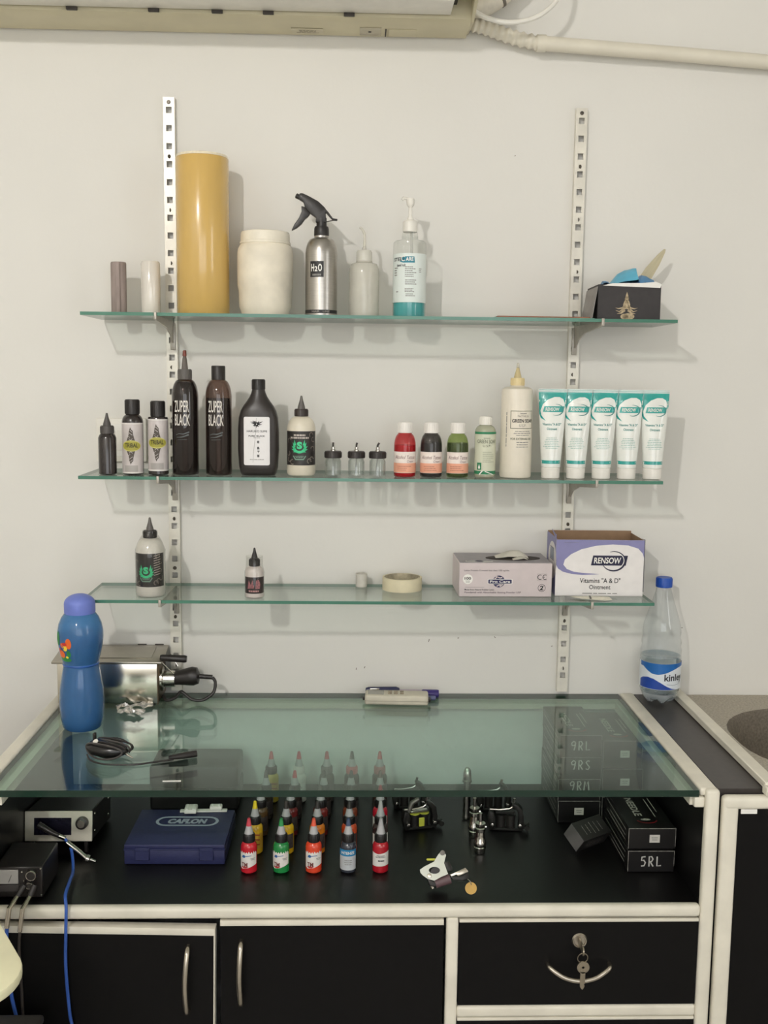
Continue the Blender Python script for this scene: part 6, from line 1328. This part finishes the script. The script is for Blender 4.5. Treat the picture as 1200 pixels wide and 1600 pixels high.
part('link_wire', g_tube(spline([((905 - 500) * 0.000098, -0.016, 0.0225), ((940 - 500) * 0.000098, -0.021, 0.0215), ((955 - 500) * 0.000098, -0.0215, 0.0165)], 5), 0.0007, 6), STEEL, t)
part('rear_foot', lean(g_tube([((330 - 500) * 0.000098, -0.004, (650 - 540) * 0.000098), ((385 - 500) * 0.000098, -0.004, (650 - 650) * 0.000098)], 0.0022, 8)), STEEL, t)

# chrome grips standing in a line
def grip(loc, kind, label):
    t = thing('chrome_grip', label, 'tattoo grip', loc, 0, 'chrome grips standing in a row')
    if kind == 0:
        part('grip', g_lathe([(0, 0), (0.0085, 0), (0.0090, 0.002), (0.0100, 0.010), (0.0090, 0.0115), (0.0102, 0.0135), (0.0102, 0.019), (0.0092, 0.0205), (0.0082, 0.030), (0.0072, 0.036), (0.0086, 0.0375), (0.0086, 0.0425), (0.0074, 0.044), (0.0084, 0.0455), (0.0084, 0.051), (0, 0.051)], 28), CHROME(), t)
        part('tube', g_lathe([(0, 0.051), (0.0030, 0.051), (0.0030, 0.068), (0, 0.068)], 14), CHROME(), t)
        part('set_screw', xf(g_lathe([(0, 0), (0.002, 0), (0.002, 0.003), (0, 0.003)], 10), loc=(0.007, -0.002, 0.045), rot=(0, PI / 2, 0)), CHROME(), t)
    else:
        part('grip', g_lathe([(0, 0), (0.0065, 0), (0.0072, 0.002)] + [(0.0072 - (0.0010 if k % 2 else 0), 0.006 + 0.0045 * k) for k in range(14)] + [(0.0074, 0.072), (0.0074, 0.082), (0.0062, 0.090), (0.0035, 0.0945), (0, 0.0955)], 28), CHROME(), t)
        part('ring', g_lathe([(0.0074, 0.068), (0.0084, 0.069), (0.0084, 0.072), (0.0074, 0.073)], 24), CHROME(), t)
grip((0.1768, -0.3050, ZF + 0.0004), 0, 'chrome grip nearest the rail, short with a thin tube')
grip((0.1745, -0.2430, ZF + 0.0004), 0, 'middle chrome grip of the three standing in a row')
grip((0.1690, -0.1720, ZF + 0.0004), 1, 'tall round topped chrome grip at the back of the row')

# needle boxes
NBX = mat('needle_box_black', (19, 17, 17), rough=0.4, noise=0.12, scale=60)
NBW = mat('box_edge_wear', (150, 146, 140), rough=0.6, noise=0.5, scale=200)
RED = mat('print_crimson', (170, 34, 44), rough=0.5)
def scrawl(txt, h, w, cx, cy):
    """hand drawn marker letters as strokes"""
    G = {'9': [[(0.9, 0.9), (0.5, 1), (0.15, 0.8), (0.25, 0.55), (0.7, 0.55), (0.9, 0.85), (0.8, 0.4), (0.6, 0)]], '5': [[(0.9, 1), (0.3, 0.95), (0.25, 0.6), (0.6, 0.65), (0.9, 0.4), (0.7, 0.08), (0.2, 0.05)]],
         'R': [[(0.2, 0), (0.2, 1), (0.6, 1), (0.85, 0.75), (0.6, 0.5), (0.25, 0.48)], [(0.4, 0.48), (0.9, 0)]], 'L': [[(0.2, 1), (0.2, 0.05), (0.9, 0.1)]], 'S': [[(0.85, 0.9), (0.5, 1), (0.2, 0.8), (0.5, 0.52), (0.85, 0.3), (0.6, 0.02), (0.15, 0.1)]],
         'M': [[(0.05, 0), (0.2, 1), (0.5, 0.45), (0.8, 1), (1.0, 0)]]}
    out = []; n = len(txt)
    for i, ch in enumerate(txt):
        for st_ in G[ch]:
            out.append(s_stroke([(cx + (-0.5 + (i + 0.1 + 0.75 * p[0]) / n) * w, cy + (p[1] - 0.5) * h) for p in st_], h * 0.13))
    return join(out)
def needle_box(x0, x1, y0, y1, z0, z1, label, text=None, sticker=None, top=False, rotz=0.0, lift=0.0):
    cx_, cy_ = (x0 + x1) / 2, (y0 + y1) / 2; w2_, d2_, h_ = (x1 - x0) / 2, (y1 - y0) / 2, z1 - z0 - 0.0004
    t = thing('needle_box', label, 'needle box', (cx_, cy_, z0), rotz, 'black needle boxes')
    part('carton', g_box(-w2_, w2_, -d2_, d2_, 0, h_, 0.0006, 1), NBX, t)
    e = 0.0005; r_ = random.Random(int(x0 * 1e4 + z0 * 1e4))
    part('worn_edge', join([g_box(-w2_ - 0.0001, w2_ + 0.0001, -d2_ - 0.0002, -d2_ + e, h_ - e, h_ + 0.0002), g_box(-w2_ - 0.0002, -w2_ + e, -d2_ - 0.0002, -d2_ + e, 0, h_), g_box(w2_ - e, w2_ + 0.0002, -d2_ - 0.0002, -d2_ + e, h_ * r_.uniform(0, 0.5), h_)]), NBW, t, smooth=False)
    fr_ = m_flat(-d2_ - 0.0004)
    if text: print_on(t, 'handwriting', scrawl(text, 0.0165, 0.038, 0.0, h_ * 0.5 + lift), fr_, mat('silver_marker', (206, 204, 198), rough=0.5))
    if sticker:
        sx, sz = sticker
        s_ = print_on(t, 'price_sticker', s_rect(0.0165, 0.0130, sx, sz), fr_, mat('sticker_white', (214, 210, 202), rough=0.5))
        print_on(s_, 'small_print', s_lines(0.010, 0.007, 2, 0.4, sx, sz, 2), m_flat(-d2_ - 0.0007), GREYINK())
    # white lettering lines on the left side
    bars = join([s_rect(d2_ * 2 * k2, 0.0012, u_, h_ * q) for q, u_, k2 in ((0.75, 0.0, 0.80), (0.45, -d2_ * 0.15, 0.62), (0.22, 0.0, 0.75))])
    print_on(t, 'side_print', bars, m_left(-w2_ - 0.0004), mat('box_print_white', (190, 186, 178), rough=0.5, noise=0.5, scale=400))
    if top:
        mt_ = m_top(h_ + 0.0004); pw = mat('box_print_white', (190, 186, 178))
        words = s_move(s_text('NEEDLE', 0.012, d2_ * 0.9, 0.02), -w2_ * 0.25, d2_ * 0.05, rot=-PI / 2)
        print_on(t, 'top_lettering', words, mt_, pw)
        print_on(t, 'top_print', join([s_rect(0.0014, d2_ * 0.9, w2_ * 0.45, 0.0), s_rect(0.0014, d2_ * 0.7, w2_ * 0.65, d2_ * 0.15), s_ell(0.008, 0.004, -w2_ * 0.05, -d2_ * 0.58)]), mt_, pw)
        print_on(t, 'swoosh', s_arc(0.016, 0.012, 190, 350, 0.0022, -w2_ * 0.02, -d2_ * 0.60, 14), mt_, RED)
    return t
SX0, SX1 = 0.3290, 0.4030
for k, (txt, stk) in enumerate(((None, (0.0, 0.021)), ('9RM', None), ('9RS', None), ('9RL', None))):
    z0 = ZF + 0.0006 + 0.0400 * k
    needle_box(SX0 - 0.001 * (k % 2), SX1 - 0.001 * (k % 2), -0.1900, -0.0260, z0, z0 + 0.0400, 'black needle box marked %s in the tall stack' % txt if txt else 'bottom needle box of the tall stack, with a white sticker', txt, stk, k == 3, 0.0, (0, 0.008, 0.006, 0.001)[k])
for k in range(3):
    z0 = ZF + 0.0006 + 0.0500 * k
    needle_box(0.4050, 0.4780 - 0.002 * k, -0.1960 + 0.003 * k, -0.0300, z0, z0 + 0.0500, ('lowest', 'middle', 'topmost')[k] + ' needle box of the right hand back stack', None, (0.004, 0.026), k == 2)
needle_box(0.4043, 0.4783, -0.3760, -0.2120, ZF + 0.0006, ZF + 0.0356, 'black needle box marked 5RL at the front right', '5RL', None)
needle_box(0.4055, 0.4810, -0.3700, -0.2100, ZF + 0.0362, ZF + 0.0706, 'needle box with sticker and red swoosh lying on the 5RL box', None, (0.004, 0.017), True)
t = thing('small_carton', 'small dark carton turned askew beside the needle boxes', 'carton', (0.3560, -0.2760, ZF + 0.0115), rot=(0.0, 0.60, -0.98))
part('body', g_box(-0.018, 0.018, -0.033, 0.033, 0, 0.030, 0.0005, 1), mat('small_carton_black', (40, 38, 37), rough=0.4), t)
part('end_label', g_box(-0.0175, 0.0175, -0.0336, -0.0328, 0.0005, 0.0295), mat('small_carton_grey', (104, 102, 100), rough=0.4), t)
print_on(t, 'side_print', join([s_lines(0.046, 0.018, 4, 0.22, 0, 0.015, 17)]), lambda u, v: (0.0184, u, v), NBW)
print_on(t, 'top_print', join([s_lines(0.024, 0.046, 5, 0.12, 0, 0.0, 18)]), m_top(0.0304), NBW)

# ================================================================ NEAR THE CAMERA, LOWER LEFT
tr = thing('side_table', 'cream plastic tabletop corner at the lower left edge', 'side table', (-0.6270, -0.8900, 0.0))
CRP = mat('cream_plastic', (236, 232, 196), rough=0.35, noise=0.02)
pts_ = rr(-0.20, 0.20, -0.20, 0.20, 0.06, 8)
part('top', xf(g_prism(pts_, 0.006, 0.018, 0.003), loc=(0, 0, 0.828), rot=(PI / 2, 0, 0.56)), CRP, tr)
part('column', g_lathe([(0, 0.03), (0.022, 0.03), (0.022, 0.81), (0.05, 0.8335), (0, 0.8335)], 20), mat('column_grey', (150, 146, 138), rough=0.4), tr)
part('base', g_lathe([(0, 0.005), (0.17, 0.005), (0.17, 0.015), (0.05, 0.03), (0, 0.03)], 36), mat('base_black', (36, 34, 34), rough=0.4), tr)
t = thing('grey_bin', 'dark grey plastic bin barely showing at the bottom left corner', 'bin', (-0.5770, -0.6080, 0.0))
part('body', join([g_box(-0.10, 0.10, -0.075, 0.075, 0.005, 0.528, 0.012, 2)]), mat('bin_grey', (58, 56, 55), rough=0.45), t)
part('lid', g_box(-0.103, 0.103, -0.078, 0.078, 0.529, 0.542, 0.005, 2), mat('bin_lid_grey', (66, 64, 62), rough=0.45), t)
